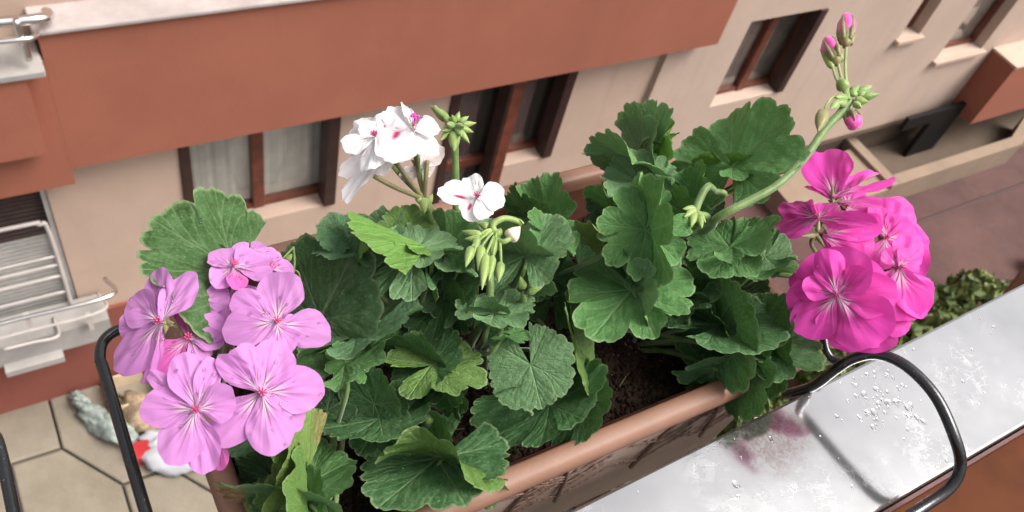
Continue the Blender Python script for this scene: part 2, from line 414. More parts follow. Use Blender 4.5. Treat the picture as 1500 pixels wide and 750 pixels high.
# ------------------------------------------------------------------ the building across
YW, YB = 5.75, 5.5
bld = thing('apartment_building', 'beige and terracotta apartment block with brown wooden windows across the courtyard', 'building', (0, YW, ZG))
def wall_holes(name, x0, x1, z0, z1, holes, Y, mat, depth=.28):
    xs = sorted({x0, x1, *[h[0] for h in holes], *[h[1] for h in holes]}); zs = sorted({z0, z1, *[h[2] for h in holes], *[h[3] for h in holes]})
    mb = MB()
    for a, b in zip(xs, xs[1:]):
        for c, d in zip(zs, zs[1:]):
            mx, mz = (a + b) / 2, (c + d) / 2
            if any(h[0] < mx < h[1] and h[2] < mz < h[3] for h in holes): continue
            mb.add([(a, Y, c), (b, Y, c), (b, Y, d), (a, Y, d)], [(0, 1, 2, 3)])
    for a, b, c, d in holes:
        e = Y + depth
        mb.add([(a, Y, c), (b, Y, c), (b, e, c), (a, e, c)], [(0, 1, 2, 3)]); mb.add([(a, Y, d), (b, Y, d), (b, e, d), (a, e, d)], [(0, 1, 2, 3)])
        mb.add([(a, Y, c), (a, Y, d), (a, e, d), (a, e, c)], [(0, 1, 2, 3)]); mb.add([(b, Y, c), (b, Y, d), (b, e, d), (b, e, c)], [(0, 1, 2, 3)])
    return mb.build(name, mat, bld)
# openings: x0, x1, z0, z1
W1 = (1.06, 2.56, -6.49, -4.9)
W2 = (4.55, 5.27, -6.56, -4.9); W2d = (3.74, 4.55, -8.3, -4.9)
W3 = (7.60, 8.88, -6.30, -4.97)
W4 = (10.83, 11.28, -5.78, -3.6)
W5 = (12.20, 13.32, -6.42, -3.6)
W6 = (14.62, 16.2, -6.83, -3.6)
WL = (-1.9, -.02, -7.25, -5.0)
ZR = -7.71
wall_holes('wall', -9, 6.44, -7.235, 2, [W1, W2, (*W2d[:2], -7.235, W2d[3]), (*WL[:2], -7.235, WL[3])], YW, M_beige2)
wall_holes('wall', 6.44, 40, ZR, 2, [W3, W4, W5, W6], YW - .06, M_beige)
MB().box(6.44, 6.45, YW - .06, YW, ZR, 2).build('wall_reveal', M_beige, bld)
MB().box(-9, 3.74, YW - .04, YW + .3, ZG - .1, -7.235).build('dado', M_brownd, bld)
MB().box(4.55, 10.2, YW - .04, YW + .3, ZG - .1, -7.712).build('dado', M_brownd, bld)
MB().box(4.55, 6.44, YW - .038, YW + .3, -7.71, -7.235).build('dado', M_brownd, bld)
# recess under the right-hand wall
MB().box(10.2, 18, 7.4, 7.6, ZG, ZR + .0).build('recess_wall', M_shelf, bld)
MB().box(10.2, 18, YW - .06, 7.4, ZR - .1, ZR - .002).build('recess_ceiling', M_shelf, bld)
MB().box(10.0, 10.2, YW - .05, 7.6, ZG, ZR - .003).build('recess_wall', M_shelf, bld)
# terracotta parapet band of the balcony above, with its stone coping
band = MB().box(.2, 6.955, YB, YB + .22, -5.03, -3.72).build('balcony_parapet', M_brown, bld)
MB().box(-6, .2, YB + .001, YB + .22, -5.205, -3.95).build('balcony_parapet', M_brown, bld)
MB().box(-6, 6.955, YB + .22, YW - .002, -5.0, -4.86).build('balcony_slab', M_brown, bld)
MB().box(.17, 6.98, YB - .035, YB + .30, -3.722, -3.68, .01).build('coping', M_cop, bld)
MB().box(.2, 6.9, YB + .3, 7.2, -3.9, -3.86).build('terrace_floor', M_beige, bld)
MB().box(-6, .06, YB - .14, YB + .0, -4.695, -3.96).build('balcony_parapet', M_brown, bld)
MB().box(-6, .185, YB - .17, YB + .25, -3.96, -3.90, .01).build('coping', M_ledge, bld)
MB().box(-6, .2, YB + .25, 7.2, -3.97, -3.93).build('terrace_floor', M_beige, bld)

def window(name, o, Y, sashes, sill_z=None, glass_z0=None, curtain=M_curt, sill=True, shutter=(1, 1), fw=.07):
    x0, x1, z0, z1 = o
    g = Y + .16
    f = MB()
    n = sashes; sw = (x1 - x0) / n
    fr = bpy.data.objects.new('window', None); fr.location = ((x0 + x1) / 2, g, z0); fr.matrix_world = Matrix.Translation(fr.location)
    link(fr, bld)
    MB().box(x0 + .002, x1 - .002, g + .02, g + .1, z0 + .002, z0 + fw).build('window_frame', M_frame, fr)
    MB().box(x0 + .002, x1 - .002, g + .021, g + .1, z1 - fw, z1 - .002).build('window_frame', M_frame, fr)
    for i in range(n + 1):
        wd = fw if i in (0, n) else fw * 1.7
        xc = x0 + i * sw; a = xc - wd / 2; b = xc + wd / 2
        if i == 0: a, b = x0 + .003, x0 + wd
        if i == n: a, b = x1 - wd, x1 - .003
        MB().box(a, b, g + .0, g + .09, z0 + .004, z1 - .004, .008).build('window_frame', M_frame, fr)
    for i in range(n):
        MB().box(x0 + i * sw + fw * .5, x0 + (i + 1) * sw - fw * .5, g + .055, g + .062, z0 + fw * .5, z1 - fw * .5).build('pane', M_glass, fr)
    # curtain folds behind the glass
    nx = 90; X = np.linspace(x0 - .1, x1 + .1, nx); yy = g + .105 + .006 * np.sin(X * 55) + .006 * np.sin(X * 23 + 1) + .004 * np.sin(X * 91)
    v = [(X[i], yy[i], z) for z in (z0 - .1, z1 + .1) for i in range(nx)]
    obj('curtain', mesh('curtain', v, [(i, i + 1, nx + i + 1, nx + i) for i in range(nx - 1)], curtain, True), fr)
    for s, on_ in zip((0, 1), shutter):
        if on_:
            sw_ = .09 if s == 0 else .12
            a = x0 + .004 if s == 0 else x1 - sw_ - .005
            MB().box(a, a + sw_, Y - .03, g - .004, z0 + .004, z1, .004).build('shutter', M_framed, fr)
    return fr
window('window', W1, YW, 2)
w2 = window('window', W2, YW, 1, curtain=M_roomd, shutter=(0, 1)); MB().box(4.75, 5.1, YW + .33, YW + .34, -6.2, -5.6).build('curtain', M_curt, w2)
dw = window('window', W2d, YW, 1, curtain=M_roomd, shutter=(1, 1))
MB().box(W2d[0] + .06, W2d[1] - .06, YW + .17, YW + .25, -6.62, -6.5).build('window_frame', M_frame, dw)
MB().box(W2d[1] - .10, W2d[1] + .05, YW - .045, YW + .15, -8.3, -5.0, .01).build('window_frame', M_frame, dw)
window('window', W3, YW - .06, 2, curtain=simple('dim_curtain', (.14, .12, .10), .9, 0, .3, 4), shutter=(0, 1))
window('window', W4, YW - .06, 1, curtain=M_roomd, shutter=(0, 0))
window('window', W5, YW - .06, 1, curtain=simple('dim_curtain', (.20, .18, .15), .9, 0, .3, 4), shutter=(0, 0))
window('window', W6, YW - .06, 1, curtain=M_curt, shutter=(0, 0))
for o in (W4, W5):
    MB().box(o[0] - .06, o[1] + .06, YW - .14, YW - .05, o[2] - .075, o[2] - .003, .008).build('window_sill', M_beige2, bld)
# terracotta bay on the right
zt = -6.55
MB().box(13.68, 20, 5.2, YW - .061, -7.69, -6.50).build('bay', M_brown, bld)
MB().box(13.67, 20, 5.18, YW - .061, -6.499, -6.46).build('bay_top', M_beige, bld)
# L-shaped black panel in front of the recess
a = on(1357, 183, 5.5); b = on(1404, 164, 5.5)
MB().box(a[0], b[0], 5.46, 5.54, ZG, on(1396, 155, 5.5)[2]).build('black_panel', M_black, bld)
d0 = on(1318, 190, 5.5)
MB().box(d0[0], a[0] - .001, 5.461, 5.54, d0[2], on(1345, 169, 5.5)[2]).build('black_panel', M_black, bld)
MB().box(9.6, 11.545, 4.735, 5.68, ZG, ZG + .42).build('entrance_slab', M_para, bld)
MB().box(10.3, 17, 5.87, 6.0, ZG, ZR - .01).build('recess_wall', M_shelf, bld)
# low wall in front of the recess
lw = thing('low_wall', 'low beige wall with a chamfered end in front of the dark ground floor recess', 'wall', (13.5, 4.8, ZG))
zt = -8.06
MB().prism([(11.75, 4.73), (14.95, 4.73), (15.9, 5.15), (15.9, 5.35), (14.9, 4.93), (11.75, 4.93)], ZG, zt).build('wall_section', M_para, lw)
MB().box(11.55, 11.749, 4.731, 5.86, ZG, zt - .003).build('wall_section', M_para, lw)
MB().box(11.75, 17, 4.93, 5.86, ZG, ZG + .04).build('threshold', M_shelf, lw)
# window with roller shutter and guard rails, bottom left of the facade
fl = bpy.data.objects.new('window', None); fl.location = (-1, YW, -7.2); fl.matrix_world = Matrix.Translation(fl.location); link(fl, bld)
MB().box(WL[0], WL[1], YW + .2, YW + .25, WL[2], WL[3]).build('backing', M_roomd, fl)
for k in range(34):
    z = -7.2 + k * .052
    col = M_rollr if k < 21 else M_framed
    MB().box(WL[0] + .02, WL[1] - .05, YW + .10, YW + .135, z, z + .043, .008).build('shutter_slat', col, fl)
MB().box(WL[1] - .05, WL[1] - .002, YW + .02, YW + .2, WL[2], WL[3] - .002).build('window_frame', M_rollr, fl)
gr = bpy.data.objects.new('guard_rail', None); gr.location = (-.5, YW - .1, -7.2); gr.matrix_world = Matrix.Translation(gr.location); link(gr, bld)
Yg = YW - .08
tube('rail_tube', [(-2.2, Yg, -5.74), (-.35, Yg, -5.74), (-.15, Yg, -5.77), (-.09, Yg, -5.9), (-.09, Yg, -7.1)], .019, M_pipe, gr)
for z in (-6.22, -6.34, -6.5, -6.74):
    tube('rail_tube', [(-2.2, Yg, z), (-.8, Yg, z), (-.095, Yg, z)], .012, M_pipe, gr)
bal = bpy.data.objects.new('planter_ledge', None); bal.location = (-.5, YW - .3, -7.3); bal.matrix_world = Matrix.Translation(bal.location); link(bal, bld)
e1 = on(160, 432, 5.35); e2 = on(150, 456, 5.35); e3 = on(108, 516, 5.35)
MB().box(-2.5, on(160, 470, 5.5)[0], 5.38, YW - .041, on(150, 470, 5.38)[2], -7.25, .01).build('ledge', M_ledge, bal)
MB().box(on(8, 545, 5.3)[0], on(93, 520, 5.3)[0], 5.28, 5.379, on(90, 524, 5.28)[2], -7.29, .01).build('ledge', M_ledge, bal)
for (pa, pb, r) in (((-120, 505), (162, 433), .02), ((-120, 528), (150, 455), .012), ((5, 512), (85, 492), .014)):
    A = on(*pa, 5.3); B = on(*pb, 5.3); tube('rail_tube', [A, (A + B) / 2, B, B + np.array([0, .25, -.05])], r, M_chrome if r > .015 else M_pipe, bal)
for q in (40, 130):
    A = on(q, 465, 5.36); MB().box(A[0] - .02, A[0] + .02, 5.30, 5.36, A[2] - .12, A[2] + .08).build('bracket', M_pipe, bal)
# steel rails on the upper left balcony coping
ub = bpy.data.objects.new('balcony_rail', None); ub.location = (-.3, 5.4, -3.9); ub.matrix_world = Matrix.Translation(ub.location); link(ub, bld)
for (pa, pb, r, Y) in (((-60, 38), (60, 27), .035, 5.42), ((-60, 68), (44, 56), .018, 5.36)):
    A = on(*pa, Y); B = on(*pb, Y); tube('rail_tube', [A, (A + B) / 2, B, B + np.array([.06, .1, -.05]), B + np.array([.05, .2, -.1])], r, M_chrome, ub)
for (px, py) in ((28, 46), (38, 70)):
    A = on(px, py, 5.37); tube('rail_post', [A + np.array([0, 0, .09]), A + np.array([0, 0, -.1])], .022, M_chrome, ub)

# ------------------------------------------------------------------ shrubs at ground level
t = NT('shrub_leaf'); oi = t.n('NewGeometry').outputs['Random Per Island']
c = t.mix(oi, (.05, .08, .016), (.17, .21, .055)); c = t.mix(t.rng(oi, .9, 1, 0, .8), c, (.36, .38, .14))
t.l(c, t.b.inputs['Base Color']); t.set(t.b, 'Roughness', .6); M_shrub = t.m
def shrub(x, y, r, h, lab, n=2600, seed=0):
    g = np.random.default_rng(seed)
    s = thing('shrub', lab, 'shrub', (x, y, ZG), 'shrubs growing below the balcony rail')
    th = g.uniform(0, 2 * np.pi, n); ph = np.arccos(g.uniform(-.2, 1, n)); rr = g.uniform(.55, 1, n) ** .5
    lump = 1 + .22 * np.sin(3 * th + seed) * np.sin(4 * ph) + .15 * np.sin(7 * th)
    c = np.stack([np.sin(ph) * np.cos(th) * r * rr * lump, np.sin(ph) * np.sin(th) * r * rr * lump, h * (.45 + .55 * np.cos(ph) * rr * lump)], 1) + [x, y, ZG]
    d1 = g.normal(size=(n, 3)); d1 /= np.linalg.norm(d1, axis=1)[:, None]; d2 = np.cross(d1, g.normal(size=(n, 3))); d2 /= np.linalg.norm(d2, axis=1)[:, None]
    sz = g.uniform(.05, .115, n)[:, None]
    V = np.stack([c - d1 * sz, c + d2 * sz * .5, c + d1 * sz, c - d2 * sz * .5], 1).reshape(-1, 3)
    obj('foliage', mesh('foliage', V, np.arange(4 * n).reshape(-1, 4), M_shrub), s)
    mb = MB()
    for k in range(7):
        a = g.uniform(0, 6.28); q = np.array([math.cos(a) * r * .6, math.sin(a) * r * .6, h * .8])
        mb.tube([(x, y, ZG - .05), (x + q[0] * .4, y + q[1] * .4, ZG + h * .4), (x + q[0], y + q[1], ZG + q[2])], [.03, .008], 6)
    mb.build('branches', M_stemd, s)
for i, (x, y, r, h, lab) in enumerate([
    (11.0, 2.1, .9, .85, 'green shrub with yellow tips just right of the hot pink flowers, above the rail'),
    (9.7, 1.9, .85, .9, 'green shrub seen beneath the hot pink flowers beside the rail'),
    (13.6, 2.1, .7, .45, 'dark shrub at the right edge of the photo above the rail'),
    (8.1, 1.9, .8, .95, 'shrub seen through the black wire gap between leaves and rail'),
    (6.6, 1.9, .85, .9, 'shrub seen between the end of the planter and the rail'),
    (5.2, 1.9, .8, .9, 'shrub below the front wall of the planter, mostly hidden by the rail')]):
    shrub(x, y, r, h, lab, seed=i + 3)

# clutter on the flagstones
def blob(name, mat, parent, c, sx, sy, sz, rot=0, seed=0, rough=.2, nu=28, nv=18):
    g = np.random.default_rng(seed); u = np.linspace(0, 2 * np.pi, nu, endpoint=False); v = np.linspace(0, np.pi, nv)
    U, Vv = np.meshgrid(u, v); k = 1 + rough * (np.sin(3 * U + seed) * np.sin(2 * Vv) + .5 * np.sin(7 * U + 5 * Vv + seed) * np.sin(Vv) + .3 * np.sin(13 * U - 9 * Vv))
    X = np.sin(Vv) * np.cos(U) * sx * k; Y = np.sin(Vv) * np.sin(U) * sy * k; Z = np.cos(Vv) * sz * k
    cr, sr = math.cos(rot), math.sin(rot)
    P_ = np.stack([X * cr - Y * sr + c[0], X * sr + Y * cr + c[1], Z + c[2]], -1).reshape(-1, 3)
    f = [(i * nu + j, i * nu + (j + 1) % nu, (i + 1) * nu + (j + 1) % nu, (i + 1) * nu + j) for i in range(nv - 1) for j in range(nu)]
    return obj(name, mesh(name, P_, f, mat, True), parent)
q = at(155, 625, ZG + .1); bg = thing('cloth_bundle', 'crumpled grey green cloth lying on the flagstones left of the black wire', 'cloth', (q[0], q[1], ZG))
blob('bundle', M_cloth, bg, (q[0] + .03, q[1], ZG + .1), .13, .40, .12, .55, 3, .28)
blob('bundle_end', M_cloth, bg, (q[0] - .17, q[1] + .42, ZG + .08), .07, .12, .07, .6, 5, .3)
q = at(195, 575, ZG + .1); cb = thing('cardboard_box', 'cream cardboard box with open flaps by the foot of the facade', 'box', (q[0], q[1], ZG))
x, y = q[0], q[1]
MB().box(x - .25, x + .25, y - .2, y - .185, ZG, ZG + .22).build('side_panel', M_card, cb)
MB().box(x - .25, x + .25, y + .185, y + .2, ZG, ZG + .22).build('side_panel', M_card, cb)
MB().box(x - .25, x - .235, y - .184, y + .184, ZG, ZG + .22).build('side_panel', M_card, cb)
MB().box(x + .235, x + .25, y - .184, y + .184, ZG, ZG + .22).build('side_panel', M_card, cb)
m_ = MB(); m_.add([(x + .25, y - .2, ZG + .22), (x + .25, y + .2, ZG + .22), (x + .5, y + .22, ZG + .27), (x + .5, y - .25, ZG + .27), (x + .25, y - .2, ZG + .23), (x + .25, y + .2, ZG + .23), (x + .5, y + .22, ZG + .28), (x + .5, y - .25, ZG + .28)], [(0, 1, 2, 3), (4, 5, 6, 7), (0, 1, 5, 4), (1, 2, 6, 5), (2, 3, 7, 6), (3, 0, 4, 7)]); m_.build('flap', M_card, cb)
q = at(208, 605, ZG + .1); sk = thing('burlap_sack', 'brown sack slumped between the cream box and the white bag', 'sack', (q[0], q[1], ZG)); blob('sack', M_burlap, sk, (q[0], q[1], ZG + .12), .2, .25, .14, .2, 9, .2)
q = at(208, 662, ZG + .12); rb = thing('red_box', 'small bright red box leaning on the white plastic bag', 'box', (q[0], q[1], ZG)); MB().box(q[0] - .1, q[0] + .1, q[1] - .1, q[1] + .1, ZG + .02, ZG + .2, .015).build('carton', M_red, rb)
q = at(262, 665, ZG + .12); wb = thing('plastic_bag', 'white plastic bag on the flagstones under the pale pink flowers', 'bag', (q[0], q[1], ZG)); blob('bag', M_white, wb, (q[0], q[1], ZG + .12), .36, .22, .13, -.35, 4, .12)
blob('bag_top', M_white, wb, (q[0] - .12, q[1] + .22, ZG + .14), .22, .12, .1, -.2, 7, .2)

# ------------------------------------------------------------------ balcony rail, wall, planter holder
rt = thing('balcony_railing', 'stained brushed metal balcony rail running up to the right', 'railing', (.4, .085, -.02))
far = lambda x: .1165 + .031 * (x - .03); near = lambda x: .036 + .013 * (x - .0)
X0, X1 = -.6, 2.2
nx = 40; prof = []
for tt in np.linspace(0, 1, nx):
    pass
xs = np.linspace(X0, X1, 60); vv = []; ff = []
def sect(x):
    a, b = near(x), far(x); zt_ = -.02; r_ = .0022
    return [(x, a, zt_ - .028), (x, a, zt_ - r_), (x, a + r_ * .3, zt_ - r_ * .3), (x, a + r_, zt_), (x, b - r_, zt_), (x, b - r_ * .3, zt_ - r_ * .3), (x, b, zt_ - r_), (x, b, zt_ - .028)]
for x in xs: vv += sect(x)
for i in range(len(xs) - 1):
    for k in range(7): ff.append((i * 8 + k, (i + 1) * 8 + k, (i + 1) * 8 + k + 1, i * 8 + k + 1))
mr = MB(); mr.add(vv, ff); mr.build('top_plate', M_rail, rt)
dm = MB(); g_ = np.random.default_rng(21)
for k_ in range(170):
    qx, qy = (g_.normal(1290, 34), g_.normal(575, 30)) if k_ % 2 else (g_.uniform(900, 1480), g_.uniform(430, 740))
    c_ = at(qx, qy, -.02); 
    if not near(c_[0]) + .004 < c_[1] < far(c_[0]) - .004: continue
    r_ = float(g_.uniform(.0004, .0016) if k_ % 5 else g_.uniform(.0016, .0030)); V_ = [(c_[0], c_[1], -.02 + r_ * .12)]
    el_ = g_.uniform(.7, 1.3); ph_ = g_.uniform(0, 6.28)
    for (rr_, hh_) in ((.5, .105), (.85, .06), (1.0, -.02)):
        for j_ in range(12):
            a_ = j_ * math.pi / 6; w_ = 1 + .14 * math.sin(2 * a_ + ph_) + .08 * math.sin(3 * a_ + ph_)
            V_.append((c_[0] + r_ * rr_ * w_ * el_ * math.cos(a_), c_[1] + r_ * rr_ * w_ * math.sin(a_), -.02 + r_ * hh_))
    dm.add(V_, [(0, 1 + j_, 1 + (j_ + 1) % 12) for j_ in range(12)] + [(1 + b_ * 12 + j_, 13 + b_ * 12 + j_, 13 + b_ * 12 + (j_ + 1) % 12, 1 + b_ * 12 + (j_ + 1) % 12) for b_ in range(2) for j_ in range(12)])
dm.build('water_drops', M_drop, rt, True)['kind'] = 'stuff'
MB().box(X0, X1, .056, .098, -.09, -.0485).build('support_bar', M_framed, rt)
for x in (.1, .9, 1.7): MB().box(x - .02, x + .02, .06, .09, -.9, -.0905).build('post', M_framed, rt)
bw = thing('balcony_board', 'orange brown board below the near edge of the metal rail', 'board', (.5, -.1, -.06))
m_ = MB(); m_.prism([(X0, near(X0) - .0035), (X0, -.35), (X1, -.35), (X1, near(X1) - .0035)], -.075, -.045); m_.build('board', M_orange, bw)
m_ = MB(); m_.prism([(X0, near(X0) - .001), (X0, near(X0) - .0034), (X1, near(X1) - .0034), (X1, near(X1) - .001)], -.08, -.03); m_.build('shadow_strip', M_shadow, bw)  # dark strip standing in for the shadow below the rail's near edge
ob = thing('wooden_slat', 'sliver of orange wood beyond the rail at the right edge of the photo', 'wood', (.9, .3, -.1))
q0 = at(1476, 428, -.12); MB().prism([(q0[0], q0[1]), (q0[0] + .5, q0[1] + .012), (q0[0] + .5, q0[1] + .07), (q0[0] + .07, q0[1] + .022)], -.14, -.12).build('slat', M_orange, ob)

PL = thing('flower_planter', 'terracotta rectangular planter with a rounded rim and dark relief of bare trees', 'planter', (.235, .25, -.15))
px0, px1, py0, py1 = .047, .426, .154, .3405     # inner lip faces
def ring(x0, x1, y0, y1, r, n=6):
    out = []
    for cx, cy, a0 in ((x1 - r, y0 + r, -90), (x1 - r, y1 - r, 0), (x0 + r, y1 - r, 90), (x0 + r, y0 + r, 180)):
        for k in range(n + 1): a = math.radians(a0 + 90 * k / n); out.append((cx + r * math.cos(a), cy + r * math.sin(a)))
    return out
def loft(profile, r, name, mat, closed=False):   # profile: list of (outset, z)
    rings = [[(x, y, z) for x, y in ring(px0 - o, px1 + o, py0 - o, py1 + o, max(.004, r + o))] for o, z in profile]
    n = len(rings[0]); V = [p_ for q_ in rings for p_ in q_]
    f = [(i * n + k, i * n + (k + 1) % n, (i + 1) * n + (k + 1) % n, (i + 1) * n + k) for i in range(len(rings) - 1) for k in range(n)]
    m_ = MB(); m_.add(V, f)
    return m_.build(name, mat, PL, True)
loft([(-.004, -.03), (-.0015, -.006), (-.0005, -.0015), (.001, 0), (.004, .0003), (.0085, .0001), (.0112, -.0012), (.0128, -.0042), (.0134, -.0085), (.0125, -.0130), (.009, -.0145), (.004, -.0145), (-.001, -.015)], .012, 'rim', M_pot)
loft([(.0035, -.0146), (.0025, -.04), (-.001, -.09), (-.006, -.16), (-.05, -.161)], .012, 'outer_wall', M_potw)
loft([(-.0042, -.008), (-.006, -.06), (-.008, -.12), (-.05, -.121)], .01, 'inner_wall', M_potin)
# relief of bare branches on the front wall
def wy(z): return py0 - .0035 - .0002 + (-z - .0146) * .04
def relief(x, z): return (x, wy(z) - .0006, z)
g = np.random.default_rng(5)
for cx, lean in ((.105, .02), (.20, .012), (.245, -.01), (.31, .02), (.375, -.015)):
    tr_ = [relief(cx, -.10), relief(cx + lean * .4, -.06), relief(cx + lean, -.032)]
    v_, f_ = tube_geo(spline(tr_, 5), [.0017, .0010], 6); obj('relief_branch', mesh('relief_branch', v_, f_, M_relief, True), PL)
    for k in range(9):
        s_ = g.uniform(.1, 1); bx = cx + lean * s_; bz = -.10 + .068 * s_; dr_ = -1 if k % 2 else 1
        L_ = g.uniform(.018, .036); e_ = [relief(bx, bz), relief(bx + dr_ * L_ * .5, bz + L_ * .25), relief(bx + dr_ * L_, min(-.02, bz + L_ * .55))]
        v_, f_ = tube_geo(spline(e_, 4), [.0008, .0004], 5); obj('relief_branch', mesh('relief_branch', v_, f_, M_relief, True), PL)
        for j in range(6):
            s2 = .2 + .16 * j; lx = bx + dr_ * L_ * s2; lz = bz + L_ * .55 * s2; a = g.uniform(-.3, 1.2); l2 = .007
            cc = np.array(relief(lx, lz)); dd = np.array([math.cos(a) * dr_, 0, math.sin(a)]) * l2; pp_ = np.array([-dd[2], 0, dd[0]]) * .33
            tip = cc + dd; mid = cc + dd * .5; bump_ = np.array([0, -.0008, 0])
            vq = [cc, mid + pp_, tip, mid - pp_, mid + bump_]; vq = [q_ if q_[2] < -.0175 else np.array([q_[0], q_[1], -.0175]) for q_ in vq]
            obj('relief_leaf', mesh('relief_leaf', vq, [(0, 4, 1), (1, 4, 2), (2, 4, 3), (3, 4, 0)], M_relief), PL)

# soil
g = np.random.default_rng(11); nx_, ny_ = 150, 80
X, Y = np.meshgrid(np.linspace(px0 + .002, px1 - .002, nx_), np.linspace(py0 + .002, py1 - .002, ny_))
def soilz(x, y): return -.034 + .004 * np.sin(x * 31 + 1) * np.sin(y * 43) + .003 * np.sin(x * 90 + y * 60) + .0015 * np.sin(x * 210 - y * 170) - .012 * np.clip((y - .25) / .1, 0, 1)
Z = soilz(X, Y) + g.normal(0, .0007, X.shape)
f = np.array([(i * nx_ + j, i * nx_ + j + 1, (i + 1) * nx_ + j + 1, (i + 1) * nx_ + j) for i in range(ny_ - 1) for j in range(nx_ - 1)])
so_ = obj('soil', mesh('soil', np.stack([X, Y, Z], -1), f, M_soil, True)); tag(so_, 'dark crumbly potting soil filling the terracotta planter', 'soil', kind='stuff')
def crumbs(name, n, mat, lab, cat, rmin, rmax, fn, seed):
    g = np.random.default_rng(seed)
    ph = (1 + 5 ** .5) / 2
    octv = np.array([(1, 0, 0), (-1, 0, 0), (0, 1, 0), (0, -1, 0), (0, 0, 1), (0, 0, -1)], float)
    octf = np.array([(0, 2, 4), (2, 1, 4), (1, 3, 4), (3, 0, 4), (2, 0, 5), (1, 2, 5), (3, 1, 5), (0, 3, 5)])
    x, y = fn(g, n); r_ = g.uniform(rmin, rmax, n) * g.uniform(.6, 1, n)
    c = np.stack([x, y, soilz(x, y) + r_ * .5], 1)
    V = c[:, None, :] + octv[None] * r_[:, None, None] * g.uniform(.55, 1.2, (n, 6, 1))
    f = (octf[None] + (np.arange(n) * 6)[:, None, None]).reshape(-1, 3)
    o = obj(name, mesh(name, V.reshape(-1, 3), f, mat)); return tag(o, lab, cat, kind='stuff')
allover = lambda g, n: (g.uniform(px0 + .004, px1 - .004, n), g.uniform(py0 + .004, py1 - .004, n))
crumbs('soil_crumbs', 16000, M_soil, 'loose crumbs of dark soil around the geranium stems', 'soil', .0006, .0024, allover, 1)
crumbs('perlite', 260, M_perl, 'tiny pale grains of perlite scattered on the soil', 'perlite', .0004, .0009, allover, 2)
pc = at(965, 478, -.036)
crumbs('pellets', 900, M_pellet, 'reddish brown pellets lying on the soil under the front right leaves', 'pellets', .0007, .0016, lambda g, n: (np.clip(pc[0] + g.normal(0, .014, n), px0 + .01, px1 - .01), pc[1] + g.normal(0, .01, n)), 3)
def twigs():
    g = np.random.default_rng(8); mb = MB()
    for k in range(70):
        x, y = g.uniform(px0 + .03, px1 - .03), g.uniform(py0 + .02, py1 - .02); a = g.uniform(0, 6.28); l = g.uniform(.005, .018)
        z = soilz(x, y) + .002; mb.tube([(x, y, z), (x + l * math.cos(a) * .5, y + l * math.sin(a) * .5, z + .002), (x + l * math.cos(a), y + l * math.sin(a), z)], .0004, 4)
    o = mb.build('twigs', M_stemd); tag(o, 'thin dry bits of twig scattered over the potting soil', 'twigs', kind='stuff')
twigs()

# wire holder: black coated wire round the box, one hook loops over the rail
PH = thing('planter_holder', 'black coated wire planter holder hooked over the metal rail', 'planter holder', (.2, .2, -.02))
hp = [at(*q_) for q_ in ((1150, 578, -.04), (1190, 566, -.016), (1224, 541, .006), (1250, 525, .018), (1285, 519, .028), (1327, 536, .034), (1370, 580, .034), (1398, 640, .026), (1407, 682, .012), (1392, 714, .0), (1350, 744, -.009), (1290, 782, -.013), (1200, 838, -.0145))]
tube('wire_hook', hp, [.0036, .0036, .0037, .0037, .0037, .0038, .0044], M_wire, PH, 12, 8)
tube('wire_hook', [(.47, .20, .010), (.452, .168, .006), (.438, .150, .000), (.437, .139, -.004), (.441, .1315, -.002)], .0030, M_wire, PH, 10, 6)
tube('wire_arm', [(.10, .3195, -.006), (.03, .3195, -.003), (.014, .318, .0), (.005, .313, .0), (.001, .303, .0), (.001, .29, .0), (.001, .22, .0), (.0015, .13, .0)], .0032, M_wire, PH, 12, 8)
tube('wire_arm', [(-.30, .283, -.003), (-.1, .283, -.003), (-.07, .281, .0), (-.058, .276, .0), (-.055, .262, .0), (-.055, .2, .0), (-.055, .13, .0)], .0032, M_wire, PH, 12, 8)

# ------------------------------------------------------------------ plants
plants = {
    'pale': thing('pale_pink_geranium', 'geranium with a round head of pale lilac pink flowers at the planter left end', 'geranium', (.085, .25, -.04)),
    'white': thing('white_geranium', 'geranium with white flowers spotted burgundy in the middle of the planter', 'geranium', (.2, .26, -.04)),
    'hot': thing('hot_pink_geranium', 'geranium with a hot pink flower head and a tall stalk of pink buds', 'geranium', (.34, .25, -.04))}
bases = {'pale': [(.08, .25), (.11, .22), (.06, .29)], 'white': [(.17, .26), (.21, .24), (.19, .29), (.15, .21)], 'hot': [(.31, .26), (.34, .22), (.36, .29), (.27, .27)]}

